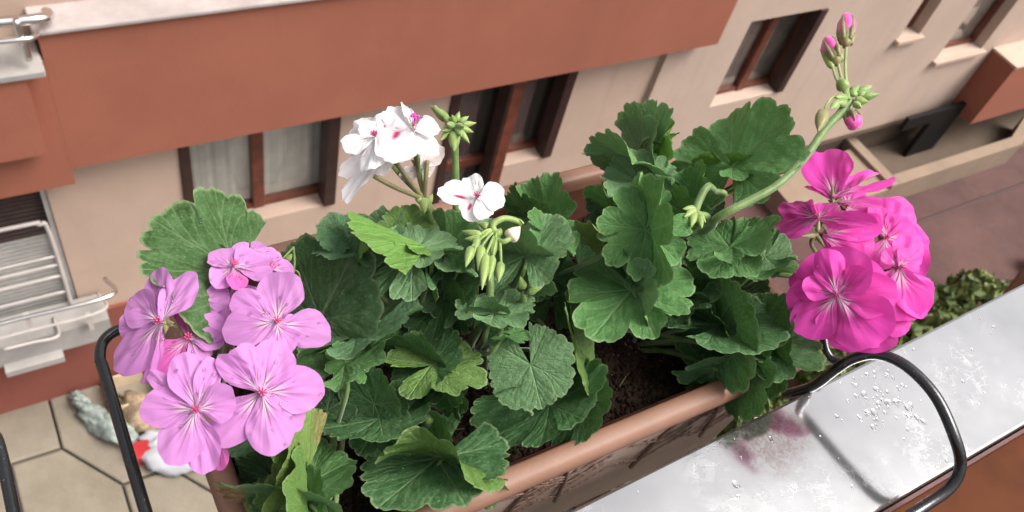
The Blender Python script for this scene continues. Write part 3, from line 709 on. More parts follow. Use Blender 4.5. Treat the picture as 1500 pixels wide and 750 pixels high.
LE = {}
def leaf_geo(seed, lobes=7, depth=.2, cren=.06, cup=.12, ruffle=.08, fold=0., droop=0., pleat=.07, gap=.2, dry=None, nr=26, nt=198, roll=0., asym=0., span=None):
    g = np.random.default_rng(seed)
    th = np.linspace(-math.pi + gap, math.pi - gap, nt) if span is None else np.linspace(span[0], span[1], nt); rr = np.linspace(0, 1, nr) ** .85
    ph0 = g.uniform(0, 6.28, 8)
    D = (2 * math.pi - 2 * gap) / lobes
    phw = (th + .10 * np.sin(2 * th + ph0[0]) + .05 * np.sin(3 * th + ph0[1])) / D
    li = np.round(phw).astype(int); frac = phw - li
    lobeamp = {k: 1 + g.uniform(-.07, .07) for k in range(-9, 10)}
    la = np.array([lobeamp[int(k)] for k in li]); lw = np.abs(np.cos(np.pi * phw))
    sm = np.interp(lw, [0, .3, 1], [0, .5, 1])
    ldepth = {k: depth * g.uniform(.6, 1.35) for k in range(-20, 20)}
    dd = np.array([ldepth[int(math.floor(k))] for k in phw])
    R = (1 - dd * (1 - sm ** .75)) * (1 + (la - 1) * sm)
    cr = np.abs(np.cos(3 * np.pi * phw + .25 * np.sin(5 * th + ph0[2]))) ** .8
    R *= 1 + cren * (cr - .6) * (1 + .4 * np.sin(4 * th + ph0[3]))
    tooth = np.abs(np.sin(3 * np.pi * phw * 2.0 + .6 * np.sin(7 * th + ph0[5]))); R *= 1 + .014 * (tooth - .5) + .006 * np.sin(61 * th + ph0[6])
    R *= 1 - .13 * (np.abs(th) / math.pi) ** 2.5 + asym * np.sin(th)
    R *= 1 + .035 * np.sin(2 * th + ph0[4])
    r2, t2 = np.meshgrid(rr, th, indexing='ij')
    rad = r2 * R[None, :]
    x = rad * np.sin(t2); y = rad * np.cos(t2)
    P_ = np.broadcast_to(phw[None, :], r2.shape); Fq = np.broadcast_to(frac[None, :], r2.shape)
    z = cup * r2 ** 2 + pleat * r2 ** 1.2 * (np.sin(np.pi * P_) ** 2 - .5)
    z += ruffle * r2 ** 3 * np.sin(P_ * 2 * np.pi * .5 + ph0[5]) + ruffle * .8 * r2 ** 3 * np.sin(3 * t2 + ph0[6])
    z += ruffle * .35 * np.clip(r2 - .7, 0, 1) / .3 * np.sin(11 * t2 + ph0[7])
    z += .006 * np.sin(x * 23 + ph0[0]) * np.sin(y * 21 + ph0[1]) + .004 * np.sin(x * 47) * np.sin(y * 43 + ph0[2])
    # veins
    dist = np.abs(Fq) * D * rad
    wv = .026 * (1.15 - .75 * r2)
    vn = np.clip(1 - dist / wv, 0, 1)
    for r0, r1, off in ((.38, .97, .30), (.2, .85, .46), (.62, 1.0, .14)):
        s = np.clip((r2 - r0) / (r1 - r0), 0, 1); tgt = off * s ** .8
        d2 = np.abs(np.abs(Fq) - tgt) * D * rad
        m = (r2 > r0) * np.clip(1 - d2 / .018, 0, 1) * .55
        vn = np.maximum(vn, m)
    z -= vn * .006
    if fold: z = z + fold * np.sqrt(x ** 2 + .003)
    if droop: z = z - droop * np.clip(y, 0, 2) ** 2
    if roll: z = z - roll * np.clip(x, 0, 2) ** 2 * 1.0
    V = np.stack([x, y, z], -1).reshape(-1, 3)
    i = np.arange(nr - 1)[:, None]; j = np.arange(nt - 1)[None, :]
    f = np.stack([i * nt + j, i * nt + j + 1, (i + 1) * nt + j + 1, (i + 1) * nt + j], -1).reshape(-1, 4)
    dr = np.zeros_like(r2)
    if dry is not None:
        a0, wd, rs = dry; dr = np.clip(1.5 - np.abs(t2 - a0) / wd, 0, 1) * np.clip((r2 - rs + .05 * np.sin(9 * t2)) / .07, 0, 1)
    attr = np.stack([vn, r2, dr, np.ones_like(r2)], -1).reshape(-1, 4)
    return V, f, attr
def set_attr(me, name, a):
    at__ = me.color_attributes.new(name, 'FLOAT_COLOR', 'POINT'); at__.data.foreach_set('color', a.astype(np.float32).ravel())

def frame2d(px, py, z, t2, s2, sgn):
    A = at(px, py, z); r = A - CAM; dcam = r @ np.array([-M[0][2], -M[1][2], -M[2][2]]); rh = r / np.linalg.norm(r)
    Xc, Yc = M[:, 0], M[:, 1]
    def wv(t):
        w_ = t[0] * dcam / F * Xc - t[1] * dcam / F * Yc; return w_ - (w_ @ rh) * rh
    T, Sv = wv(t2), wv(s2); a, b, c = T @ T, Sv @ Sv, T @ Sv
    k2 = ((a + b) + math.sqrt((a - b) ** 2 + 4 * c * c)) / 2
    t3 = math.sqrt(max(0, k2 - a)); s3 = math.sqrt(max(0, k2 - b))
    if c > 0: s3 = -s3
    t3 *= sgn; s3 *= sgn
    return A, T + rh * t3, Sv + rh * s3, math.sqrt(k2), rh

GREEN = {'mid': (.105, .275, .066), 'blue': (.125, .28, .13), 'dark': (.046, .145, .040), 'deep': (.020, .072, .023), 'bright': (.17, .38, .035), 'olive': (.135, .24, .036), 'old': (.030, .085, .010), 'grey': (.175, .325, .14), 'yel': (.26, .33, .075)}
lf_count = 0
def leaf(px, py, tx, ty, sx, sy, z, sgn=1, col='mid', plant=None, pet=True, **kw):
    global lf_count
    lf_count += 1
    A, T, Sv, k, rh = frame2d(px, py, z, (tx - px, ty - py), (sx - px, sy - py), sgn)
    Tn = T / np.linalg.norm(T); N = np.cross(Sv, T); N /= np.linalg.norm(N); Sn = np.cross(Tn, N)
    V, f, a = leaf_geo(100 + lf_count, **kw)
    me = mesh('leaf', V, f, M_leaf, True); set_attr(me, 'leaf', a)
    if plant is None: plant = 'pale' if A[0] < .12 else ('white' if A[0] < .245 else 'hot')
    o = bpy.data.objects.new('leaf', me)
    o.matrix_world = Matrix([[Sn[0] * k, Tn[0] * k, N[0] * k, A[0]], [Sn[1] * k, Tn[1] * k, N[1] * k, A[1]], [Sn[2] * k, Tn[2] * k, N[2] * k, A[2]], [0, 0, 0, 1]])
    link(o, plants[plant]); q = GREEN[col]; j = rng.uniform(.88, 1.12); o.color = (q[0] * j, q[1] * j, q[2] * j, 1)
    if pet:
        b = min(bases[plant], key=lambda b_: (b_[0] - A[0]) ** 2 + (b_[1] - A[1]) ** 2)
        bb = np.array([b[0] + rng.uniform(-.012, .012), b[1] + rng.uniform(-.012, .012), -.04])
        Nn = N if N[2] > 0 else -N
        out = -Tn * .012 * (1 if N[2] > 0 else 1)
        p1 = A - Nn * .012 + out * .6; mid = (p1 + bb) / 2 + np.array([0, 0, .004])
        tube('leaf_stalk', [A - N * .0008, p1, mid, bb], [.0010, .0014, .0017], M_stem, plants[plant], 7, 5)
    return o

L = leaf
# left group
L(345, 396, 228, 320, 412, 310, .066, 1, 'old', depth=.16, cup=.05, pleat=.07, asym=.0, span=(-1.9, 1.5))
L(314, 404, 286, 356, 352, 378, .052, 1, 'bright', depth=.1, cup=.1)
L(468, 468, 440, 338, 556, 430, .035, 1, 'dark', depth=0.07, cup=.05, ruffle=0.03, pleat=0.03)
L(532, 352, 456, 368, 524, 312, .070, 1, 'blue', depth=.16, ruffle=.1)
L(500, 345, 478, 322, 530, 325, .074, 1, 'blue', depth=.12, ruffle=.08)
L(604, 358, 546, 440, 535, 335, .078, -1, 'grey', depth=.16, ruffle=.05, cup=.08, span=(-1.0, 2.0))
L(622, 362, 640, 366, 628, 440, .076, 1, 'dark', depth=.14, ruffle=.05, span=(.2, 2.2))
L(626, 362, 514, 312, 606, 402, .083, 1, 'bright', depth=.10, ruffle=.03, cup=.0, span=(-.02, 1.5))
L(528, 312, 502, 394, 556, 332, .083, 1, 'bright', depth=.10, ruffle=.03, cup=.0, span=(-.02, 1.2), pet=False)
L(590, 350, 655, 372, 612, 372, .080, 1, 'bright', depth=.12, ruffle=.06, span=(0, 1.8), pet=False)
L(598, 345, 570, 308, 640, 325, .074, 1, 'olive', depth=.15, ruffle=.12)
L(612, 362, 665, 352, 640, 388, .084, 1, 'grey', depth=.15, ruffle=.1)
L(652, 362, 642, 312, 705, 336, .074, 1, 'mid', depth=.15, ruffle=.08)
L(640, 372, 700, 392, 655, 404, .070, 1, 'grey', depth=.12, ruffle=.08)
L(692, 350, 672, 322, 742, 338, .068, 1, 'grey', depth=.12, ruffle=.08)
L(797, 322, 783, 262, 846, 285, .040, 1, 'mid', depth=.22, ruffle=.06, pleat=.12)
L(790, 326, 742, 285, 790, 280, .036, 1, 'dark', depth=.15)
L(768, 376, 772, 320, 842, 350, .068, 1, 'grey', depth=.12, ruffle=.06, cup=.02, fold=.1)
L(770, 376, 712, 352, 760, 322, .066, 1, 'grey', depth=.12, ruffle=.04)
L(806, 345, 850, 358, 812, 382, .072, 1, 'mid', depth=.18, ruffle=.1)
# back right
L(944, 228, 953, 143, 996, 214, .066, 1, 'grey', depth=.18, ruffle=.06, pleat=.08, span=(-.9, 1.2))
L(946, 228, 972, 165, 990, 226, .064, 1, 'bright', depth=.18, ruffle=.08, pleat=.06, pet=False)
L(940, 230, 916, 176, 962, 176, .062, 1, 'grey', depth=.15, ruffle=.06)
L(932, 246, 864, 222, 905, 193, .066, 1, 'grey', depth=.16, ruffle=.08)
L(972, 214, 988, 200, 962, 236, .078, 1, 'bright', depth=.16, ruffle=.1)
L(935, 266, 900, 232, 985, 240, .072, 1, 'grey', depth=.16, ruffle=.1, pleat=.1)
L(945, 336, 888, 380, 898, 278, .084, -1, 'mid', depth=.27, ruffle=.10, cup=.06, pleat=.1, cren=.075)
L(950, 338, 985, 405, 918, 408, .082, -1, 'mid', depth=.25, ruffle=.10, pleat=.1, pet=False)
L(1072, 245, 1082, 147, 1170, 212, .082, 1, 'mid', depth=.17, ruffle=.05, cup=.05, pleat=.08, cren=.07)
L(1072, 244, 1118, 262, 1040, 258, .083, -1, 'mid', depth=.2, ruffle=.12, pet=False, span=(-1.6, 1.6))
L(1085, 252, 1128, 272, 1148, 248, .070, 1, 'bright', depth=.12, ruffle=.06)
L(1012, 292, 1004, 243, 1050, 270, .066, 1, 'mid', depth=.18, ruffle=.08)
L(992, 302, 960, 268, 1005, 272, .068, 1, 'mid', depth=.2, ruffle=.1)
L(985, 318, 962, 330, 962, 300, .074, 1, 'mid', depth=.2, ruffle=.1)
L(1068, 362, 1046, 405, 1004, 352, .074, -1, 'mid', depth=.25, ruffle=.09, cup=.05, pleat=.1)
L(1072, 360, 1112, 318, 1132, 358, .074, 1, 'mid', depth=.2, ruffle=.08, pet=False)
L(1120, 376, 1158, 356, 1150, 402, .060, 1, 'grey', depth=.2, ruffle=.14)
L(1100, 392, 1165, 388, 1120, 412, .052, 1, 'mid', depth=.12, ruffle=.05)
L(925, 425, 868, 488, 842, 388, .052, -1, 'mid', depth=.22, ruffle=.06, cup=.04)
L(928, 425, 958, 486, 898, 462, .055, -1, 'grey', depth=.25, ruffle=.08, pet=False)
L(915, 412, 905, 372, 945, 395, .046, 1, 'dark', depth=.15)
L(950, 418, 995, 440, 960, 460, .050, 1, 'mid', depth=.25, ruffle=.1)
L(880, 346, 842, 338, 864, 322, .070, 1, 'yel', depth=.15, ruffle=.15)
L(895, 300, 862, 288, 880, 270, .070, 1, 'mid', depth=.2, ruffle=.1)
# middle
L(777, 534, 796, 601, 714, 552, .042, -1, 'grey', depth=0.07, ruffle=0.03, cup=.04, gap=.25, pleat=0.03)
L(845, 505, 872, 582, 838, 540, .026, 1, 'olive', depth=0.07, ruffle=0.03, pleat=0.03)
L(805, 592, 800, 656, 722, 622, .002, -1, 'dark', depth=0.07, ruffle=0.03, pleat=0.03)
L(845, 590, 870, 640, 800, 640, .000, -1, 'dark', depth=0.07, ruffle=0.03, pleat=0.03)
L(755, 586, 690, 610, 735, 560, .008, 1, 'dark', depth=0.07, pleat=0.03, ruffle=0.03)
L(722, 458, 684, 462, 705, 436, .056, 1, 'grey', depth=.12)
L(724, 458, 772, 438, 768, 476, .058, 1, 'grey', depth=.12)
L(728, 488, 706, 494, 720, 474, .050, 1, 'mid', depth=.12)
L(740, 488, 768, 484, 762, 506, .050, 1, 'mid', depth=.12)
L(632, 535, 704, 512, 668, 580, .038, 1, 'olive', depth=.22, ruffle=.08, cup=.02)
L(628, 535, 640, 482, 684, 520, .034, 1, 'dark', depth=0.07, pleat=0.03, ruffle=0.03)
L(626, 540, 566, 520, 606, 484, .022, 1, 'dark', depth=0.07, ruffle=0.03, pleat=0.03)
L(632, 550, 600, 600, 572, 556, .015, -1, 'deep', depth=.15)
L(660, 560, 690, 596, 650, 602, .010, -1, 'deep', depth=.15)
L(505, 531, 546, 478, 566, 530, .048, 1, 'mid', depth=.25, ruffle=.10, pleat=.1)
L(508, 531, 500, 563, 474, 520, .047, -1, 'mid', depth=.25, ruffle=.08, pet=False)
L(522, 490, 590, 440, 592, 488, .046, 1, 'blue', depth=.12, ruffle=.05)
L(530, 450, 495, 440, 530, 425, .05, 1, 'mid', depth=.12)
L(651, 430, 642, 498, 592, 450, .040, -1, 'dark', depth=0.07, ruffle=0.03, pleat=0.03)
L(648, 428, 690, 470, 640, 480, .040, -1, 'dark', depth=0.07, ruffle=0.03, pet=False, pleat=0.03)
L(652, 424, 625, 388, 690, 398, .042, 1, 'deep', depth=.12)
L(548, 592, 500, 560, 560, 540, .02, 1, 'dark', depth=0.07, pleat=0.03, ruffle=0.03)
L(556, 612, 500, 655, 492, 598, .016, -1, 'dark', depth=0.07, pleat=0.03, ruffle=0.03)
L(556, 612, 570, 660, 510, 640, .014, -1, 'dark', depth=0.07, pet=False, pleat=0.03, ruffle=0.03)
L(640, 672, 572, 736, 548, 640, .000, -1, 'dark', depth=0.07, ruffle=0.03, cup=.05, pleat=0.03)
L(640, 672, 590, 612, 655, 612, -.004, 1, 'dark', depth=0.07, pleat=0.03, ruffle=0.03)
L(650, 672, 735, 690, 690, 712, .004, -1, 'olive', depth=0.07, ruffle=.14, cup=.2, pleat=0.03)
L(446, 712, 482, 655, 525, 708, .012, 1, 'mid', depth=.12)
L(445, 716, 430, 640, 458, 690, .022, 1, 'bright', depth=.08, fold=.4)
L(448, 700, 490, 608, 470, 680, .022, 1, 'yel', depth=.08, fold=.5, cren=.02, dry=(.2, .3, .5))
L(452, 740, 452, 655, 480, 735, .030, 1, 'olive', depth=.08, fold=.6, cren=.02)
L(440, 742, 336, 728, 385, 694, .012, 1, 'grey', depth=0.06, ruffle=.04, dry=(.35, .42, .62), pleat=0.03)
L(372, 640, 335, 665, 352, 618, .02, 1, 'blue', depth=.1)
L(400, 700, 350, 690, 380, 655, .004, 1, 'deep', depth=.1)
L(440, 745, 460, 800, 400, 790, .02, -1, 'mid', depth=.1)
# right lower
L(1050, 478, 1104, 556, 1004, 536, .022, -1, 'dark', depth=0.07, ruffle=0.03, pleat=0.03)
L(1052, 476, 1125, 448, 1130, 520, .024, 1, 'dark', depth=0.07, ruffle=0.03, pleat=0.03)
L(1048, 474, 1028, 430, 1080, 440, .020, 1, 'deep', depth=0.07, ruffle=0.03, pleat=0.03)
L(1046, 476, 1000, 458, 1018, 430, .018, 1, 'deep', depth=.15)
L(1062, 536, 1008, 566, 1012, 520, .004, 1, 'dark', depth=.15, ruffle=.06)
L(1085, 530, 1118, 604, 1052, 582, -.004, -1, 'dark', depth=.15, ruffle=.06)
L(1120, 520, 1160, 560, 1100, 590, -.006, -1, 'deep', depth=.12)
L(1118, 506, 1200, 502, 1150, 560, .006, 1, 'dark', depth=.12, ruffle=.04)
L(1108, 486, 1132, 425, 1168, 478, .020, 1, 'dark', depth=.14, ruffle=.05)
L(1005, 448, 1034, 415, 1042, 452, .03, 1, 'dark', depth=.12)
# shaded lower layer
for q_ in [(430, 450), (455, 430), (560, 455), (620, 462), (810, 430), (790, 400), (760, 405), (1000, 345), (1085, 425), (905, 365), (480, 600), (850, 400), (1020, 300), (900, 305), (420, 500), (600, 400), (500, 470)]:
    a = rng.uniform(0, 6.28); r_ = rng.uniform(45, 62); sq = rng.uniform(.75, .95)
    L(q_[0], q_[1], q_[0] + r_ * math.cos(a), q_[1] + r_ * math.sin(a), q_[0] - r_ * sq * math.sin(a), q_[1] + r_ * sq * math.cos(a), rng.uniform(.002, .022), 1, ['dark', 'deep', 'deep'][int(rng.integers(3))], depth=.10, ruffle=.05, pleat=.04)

# ---- flowers
def petal_geo(seed, L_, W_, bend=0., cup=0., ruffle=.05, pw=.62, blotch=None, nphi=30, nv=18, twist=0., rag=0.):
    g = np.random.default_rng(seed); ph0 = g.uniform(0, 6.28, 6)
    u = np.linspace(-1, 1, nphi); phi = u * math.radians(88)
    R = np.cos(phi) ** pw
    R *= 1 + .025 * np.sin(4 * u + ph0[0]) + .018 * np.sin(9 * u + ph0[1]) - .05 * np.exp(-(u / .18) ** 2) * g.uniform(0, 1) + .008 * np.sin(23 * u)
    R *= 1 + rag * (np.sin(6.5 * u + ph0[4]) * .6 + .5 * np.sin(13 * u + ph0[5]) + .3 * np.sin(29 * u + ph0[0]))
    v = np.linspace(0.0, 1, nv) ** .9
    Vv, U = np.meshgrid(v, u, indexing='ij')
    x = R * np.sin(phi); y = R * np.cos(phi); y = y / y.max(); xm = np.abs(x).max(); x = x / xm
    X = Vv * x[None]; Y = Vv * y[None]
    s = np.clip(Y / .55, 0, 1); s = s * s * (3 - 2 * s); X = X * (.30 + .70 * s)
    Z = -bend * Y ** 2 + cup * (X * W_ / L_) ** 2 * 1.2 + ruffle * Vv ** 2 * (np.sin(3.3 * U + ph0[2]) * .7 + .5 * np.sin(7 * U + ph0[3])) + .10 * ruffle * np.sin(19 * U + ph0[4]) * Vv
    Z += .020 * np.sin(9 * X * (1 + .3 * U) + ph0[5]) * np.sin(8 * Y + ph0[0]) + .014 * np.clip(Vv - .6, 0, 1) * np.sin(27 * U + ph0[1])
    Z += .012 * np.cos(U * 20) * Vv * (1 - Vv)
    Z += twist * X * Y
    bl = np.zeros_like(X)
    if blotch: bx, by, br = blotch; bl = np.clip(2.2 - np.hypot((X - bx) * 1.5, (Y - by)) / br, 0, 1)
    V = np.stack([X * W_, Y * L_, Z * L_], -1).reshape(-1, 3)
    i = np.arange(nv - 1)[:, None]; j = np.arange(nphi - 1)[None]
    f = np.stack([i * nphi + j, i * nphi + j + 1, (i + 1) * nphi + j + 1, (i + 1) * nphi + j], -1).reshape(-1, 4)
    a = np.stack([U * .5 + .5, Vv, bl, np.ones_like(Vv)], -1).reshape(-1, 4)
    return V, f, a
pc_n = 0
PCOL = {'pale': ((.56, .21, .54), 1.), 'hot': ((.75, .032, .42), 1.), 'white': ((.95, .94, .95), .0), 'deep': ((.66, .10, .44), .7), 'cream': ((.82, .74, .70), .35)}
def flower(name, plant, px, py, z, nrm, petals, col='pale', centre=True, hub=None, anth=None, bud=0):
    """nrm: lean of the flower face to image right and image up; petals: (tip x, tip y, width px, bend, raise, extra)"""
    global pc_n
    C = at(px, py, z); r = C - CAM; dcam = -(r @ M[:, 2]); rh = r / np.linalg.norm(r); k = dcam / F
    Xc = M[:, 0] - (M[:, 0] @ rh) * rh; Xc /= np.linalg.norm(Xc); Yc = np.cross(rh, Xc) * -1
    if Yc @ M[:, 1] < 0: Yc = -Yc
    nx_, ny_ = nrm; nz_ = math.sqrt(max(.04, 1 - nx_ * nx_ - ny_ * ny_)); n = nx_ * Xc + ny_ * Yc - nz_ * rh; n /= np.linalg.norm(n)
    pl = plants[plant]
    mb = MB()
    # throat and calyx: sepals behind, style and stamens in front
    for i in range(5):
        a = i * 1.2566 + .4; e = np.cross(n, Xc); e /= np.linalg.norm(e); e2 = np.cross(e, n); d = math.cos(a) * e + math.sin(a) * e2
        pts = [C - n * .004, C - n * .003 + d * .0022, C - n * .0012 + d * .0055]
        mb.tube(pts, [.0012, .0016, .0003], 6)
    mb.tube([C - n * .0095, C - n * .004, C - n * .0012], [.0008, .0013, .0016], 7)
    fl_ = mb.build('flower', M_sepal, pl, True)
    if centre:
        mb = MB()
        for i in range(7):
            a = i * 6.283 / 7; e = np.cross(n, Xc); e /= np.linalg.norm(e); e2 = np.cross(e, n); d = math.cos(a) * e + math.sin(a) * e2
            mb.tube([C, C + n * .003 + d * .0005, C + n * .0052 + d * .0018], [.00035, .0003, .00045], 5)
        mb.tube([C, C + n * .006], [.0006, .0004], 6)
        mb.build('stamens', M_throat if not anth else M_bpale, fl_, True)
        if anth:
            mb = MB(); Q = at(anth[0], anth[1], z + .012)
            for i in range(9):
                o_ = Q + Xc * rng.uniform(-.0035, .0035) + Yc * rng.uniform(-.0016, .0016); mb.tube([o_ - Xc * .0008, o_ + Xc * .0008 + Yc * .0004], [.0006, .0006], 6)
                mb.tube([C, (C + o_) / 2 + n * .001, o_], .00018, 4)
            mb.build('anthers', M_anther, fl_, True)
    for i, pt in enumerate(petals):
        tx, ty, wpx = pt[:3]; bend = pt[3] if len(pt) > 3 else .12; rs = pt[4] if len(pt) > 4 else .0; ex = pt[5] if len(pt) > 5 else {}
        w2 = ((tx - px) * k) * Xc + (-(ty - py) * k) * Yc
        t3 = -(w2 @ n) / (rh @ n); lim = 1.1 * np.linalg.norm(w2); t3 = max(-lim, min(lim, t3))
        Lv = w2 + t3 * rh; Lv = Lv + n * rs * np.linalg.norm(Lv); 
        # rotate raise keeps the tip where it is seen: take out the image-plane part of the raise
        Ln = np.linalg.norm(Lv); y_ = Lv / Ln; x_ = np.cross(y_, n); x_ /= np.linalg.norm(x_)
        z_ = np.cross(x_, y_)
        pc_n += 1
        cc, va = PCOL[ex.get('col', col)]
        W = wpx * k / 2 * 1.08
        V, f, a = petal_geo(pc_n, Ln * 1.02, W, bend, ex.get('cup', .1), ex.get('ruffle', .10), ex.get('pw', .62), ex.get('blotch'), twist=ex.get('twist', 0), rag=ex.get('rag', .055 if col == 'white' else .012))
        me = mesh('petal', V, f, M_petal, True); set_attr(me, 'petal', a)
        o = bpy.data.objects.new('petal', me); off = C + n * (.0007 * ((i * 2) % 5) - .001) 
        o.matrix_world = Matrix([[x_[0], y_[0], z_[0], off[0]], [x_[1], y_[1], z_[1], off[1]], [x_[2], y_[2], z_[2], off[2]], [0, 0, 0, 1]])
        link(o, fl_); j = rng.uniform(.84, 1.08); o.color = (min(1, cc[0] * j), cc[1] * j, min(1, cc[2] * j), va)
    if hub is not None:
        hub = np.asarray(hub); a0 = C - n * .009
        tube('flower_stalk', [a0, a0 - n * .008 + (hub - a0) * .25, hub], [.0008, .0009, .0010], M_stemd if plant != 'white' else M_stem, pl, 7, 6)
    return fl_

def bud(plant, base, tip, r, green=True, mat=None, pink=0., parent=None):
    base, tip = np.asarray(base), np.asarray(tip); L_ = tip - base
    ts = np.linspace(0, 1, 14); rad = r * np.array([.35, .75, .95, 1.0, 1.0, .97, .92, .84, .74, .62, .48, .34, .2, .06])
    v, f = tube_geo([base + L_ * t_ for t_ in ts], rad, 15)
    v = np.array(v).reshape(14, 15, 3); ctr = np.array([base + L_ * t_ for t_ in ts])[:, None, :]
    groove = 1 - .13 * np.abs(np.cos(np.arange(15) / 15 * 2 * np.pi * 2.5))[None, :, None]; v = ctr + (v - ctr) * groove
    o = obj('bud', mesh('bud', v.reshape(-1, 3), f, mat or M_bud, True), plants[plant])
    if pink > 0:                       # furled petals pushing out between the sepals
        pts = [base + L_ * t_ for t_ in np.linspace(1 - pink, 1.12, 10)]
        rr_ = r * np.array([.86, 1.05, 1.16, 1.2, 1.2, 1.16, 1.06, .95, .7, .25]) 
        v, f = tube_geo(pts, rr_, 18); v = np.array(v).reshape(10, 18, 3); ctr = np.array(pts)[:, None, :]
        sp_ = 1 + .10 * np.sin(np.arange(18)[None, :] / 18 * 2 * np.pi * 3 + np.arange(10)[:, None] * .35)[..., None]; v = ctr + (v - ctr) * sp_
        obj('furled_petals', mesh('furled_petals', v.reshape(-1, 3), f, M_bpink, True), o)
        Ln_ = np.linalg.norm(L_); d = L_ / Ln_; e = np.cross(d, M[:, 2]); e /= np.linalg.norm(e); e2 = np.cross(d, e)
        mb = MB()
        for i in range(5):
            a = i * 1.2566; q = math.cos(a) * e + math.sin(a) * e2
            mb.tube([base + L_ * .1 + q * r * .7, base + L_ * .45 + q * r * 1.08, base + L_ * .8 + q * r * 1.1, base + L_ * 1.0 + q * r * .95], [r * .35, r * .34, r * .2, r * .04], 6)
        mb.build('sepals', M_sepal, o, True)
    return o

# pale pink head
hubP = at(335, 500, .045)
fp = lambda *a, **k: flower('f', 'pale', *a, hub=hubP, **k)
flower('f', 'pale', 237, 472, .080, (-.45, .15), [(227, 391, 50), (275, 397, 54), (187, 438, 60), (176, 482, 50), (176, 543, 62), (200, 556, 30, .1, -.25)], 'pale', hub=hubP)
fp(277, 497, .066, (-.1, .3), [(276, 428, 42, -.15, 0, {'col': 'deep'}), (331, 470, 44), (325, 499, 34), (304, 524, 40), (218, 545, 60, .2, 0, {'col': 'deep'}), (312, 455, 44)])
fp(292, 442, .068, (-.2, .45), [(266, 402, 44), (302, 404, 40, -.1), (334, 436, 42), (322, 470, 40), (264, 458, 40, .1, 0, {'col': 'deep'})])
fp(348, 448, .062, (.1, .5), [(330, 412, 36), (372, 420, 36), (365, 470, 40), (325, 462, 36)])
fp(366, 372, .070, (.3, .6), [(345, 356, 30), (392, 362, 36), (410, 385, 36), (350, 384, 30)], centre=False)
fp(288, 470, .060, (.0, .5), [(322, 440, 46), (262, 425, 34, .1, 0, {'col': 'deep'}), (300, 425, 40), (345, 462, 50)])
fp(341, 392, .078, (.2, .6), [(318, 362, 46), (384, 372, 56), (305, 385, 14), (398, 398, 50, -.1, .1), (350, 426, 30, 0, 0, {'col': 'deep'}), (314, 410, 38)])
fp(395, 395, .072, (.4, .5), [(443, 438, 36, .2), (416, 377, 16), (432, 400, 34), (370, 375, 40)])
fp(405, 473, .078, (.1, .35), [(413, 398, 66, -.05), (342, 434, 46), (333, 486, 58), (485, 488, 64, .12), (416, 520, 56), (360, 503, 30, .1, -.2), (440, 470, 26, .1, -.2)])
fp(288, 600, .094, (-.1, .05), [(261, 518, 52), (309, 524, 36, .1, -.1), (341, 585, 56, -.1), (306, 690, 50), (258, 678, 66), (211, 592, 60), (214, 545, 28, .1, -.25)])
fp(383, 575, .094, (.1, .05), [(405, 500, 68), (346, 508, 52), (320, 524, 36), (323, 644, 64), (408, 663, 68), (473, 568, 70, .06), (448, 622, 52, .1, -.2)])
fp(320, 640, .074, (0, -.2), [(318, 690, 34, .1, 0, {'col': 'deep'}), (300, 660, 30, .1, 0, {'col': 'deep'})], centre=False)
tube('flower_stalk', [at(335, 500, .045), at(360, 540, .02), (.10, .245, -.04)], [.0016, .0019, .0021], M_stem, plants['pale'], 8)
# small buds behind the pale head
for (bx, by, tx, ty, r) in ((398, 385, 392, 372, .0022), (408, 382, 408, 368, .0022), (420, 382, 428, 372, .0018), (385, 380, 378, 376, .002), (352, 428, 356, 418, .002)):
    bud('pale', at(bx, by, .062), at(tx, ty, .066), r)
for a_, b_ in (((402, 392), (430, 362)), ((430, 362), (425, 420)), ((425, 395), (440, 410))):
    tube('flower_stalk', [at(*a_, .055), at((a_[0] + b_[0]) / 2 + 4, (a_[1] + b_[1]) / 2 - 4, .058), at(*b_, .055)], .0006, M_bud, plants['pale'], 6)

# hot pink head
hubH = at(1235, 412, .045)
fh = lambda *a, **k: flower('f', 'hot', *a, col='hot', **k)
fh(1226, 433, .072, (-.12, .06), [(1186, 376, 70, .1, 0, {'ruffle': .16}), (1240, 363, 80, .05, 0, {'ruffle': .16}), (1212, 366, 46, -.1, .12, {'ruffle': .2}), (1270, 398, 44, -.1, .16, {'ruffle': .2}), (1182, 412, 40, -.1, .14, {'ruffle': .2}), (1288, 398, 64), (1304, 432, 66), (1284, 498, 88, .12), (1230, 503, 62, .12), (1172, 490, 66, .1, 0, {'ruffle': .1}), (1155, 440, 66, .1, 0, {'ruffle': .1}), (1160, 400, 56, .1, -.08)], hub=hubH)
fh(1222, 292, .088, (-.25, .88), [(1206, 216, 72, -.05, .05, {'cup': .3, 'pw': .35}), (1282, 243, 20, .0, .0), (1303, 262, 22, .15, 0), (1181, 269, 22, 0, 0), (1252, 252, 44), (1283, 286, 46, .1, -.1)], centre=False, hub=hubH)
fh(1240, 305, .07, (.1, .7), [(1282, 300, 50, .2), (1270, 325, 70, .1), (1245, 262, 50), (1210, 262, 40)], hub=hubH)
fh(1200, 322, .082, (-.4, .62), [(1132, 318, 62, .2, 0, {'ruffle': .1}), (1145, 290, 46, .1, 0, {'ruffle': .12}), (1148, 345, 30), (1272, 319, 22, .05), (1215, 295, 40), (1238, 318, 30)], hub=hubH)
fh(1205, 345, .070, (.0, .3), [(1276, 350, 78, .2, 0, {'cup': .2}), (1255, 385, 60, .2), (1285, 325, 40)], centre=False, hub=hubH)
fh(1296, 350, .072, (.35, .35), [(1306, 283, 50), (1336, 336, 60), (1284, 298, 38), (1352, 352, 56, .2), (1292, 400, 54), (1330, 310, 40, .1, -.1)], hub=hubH)
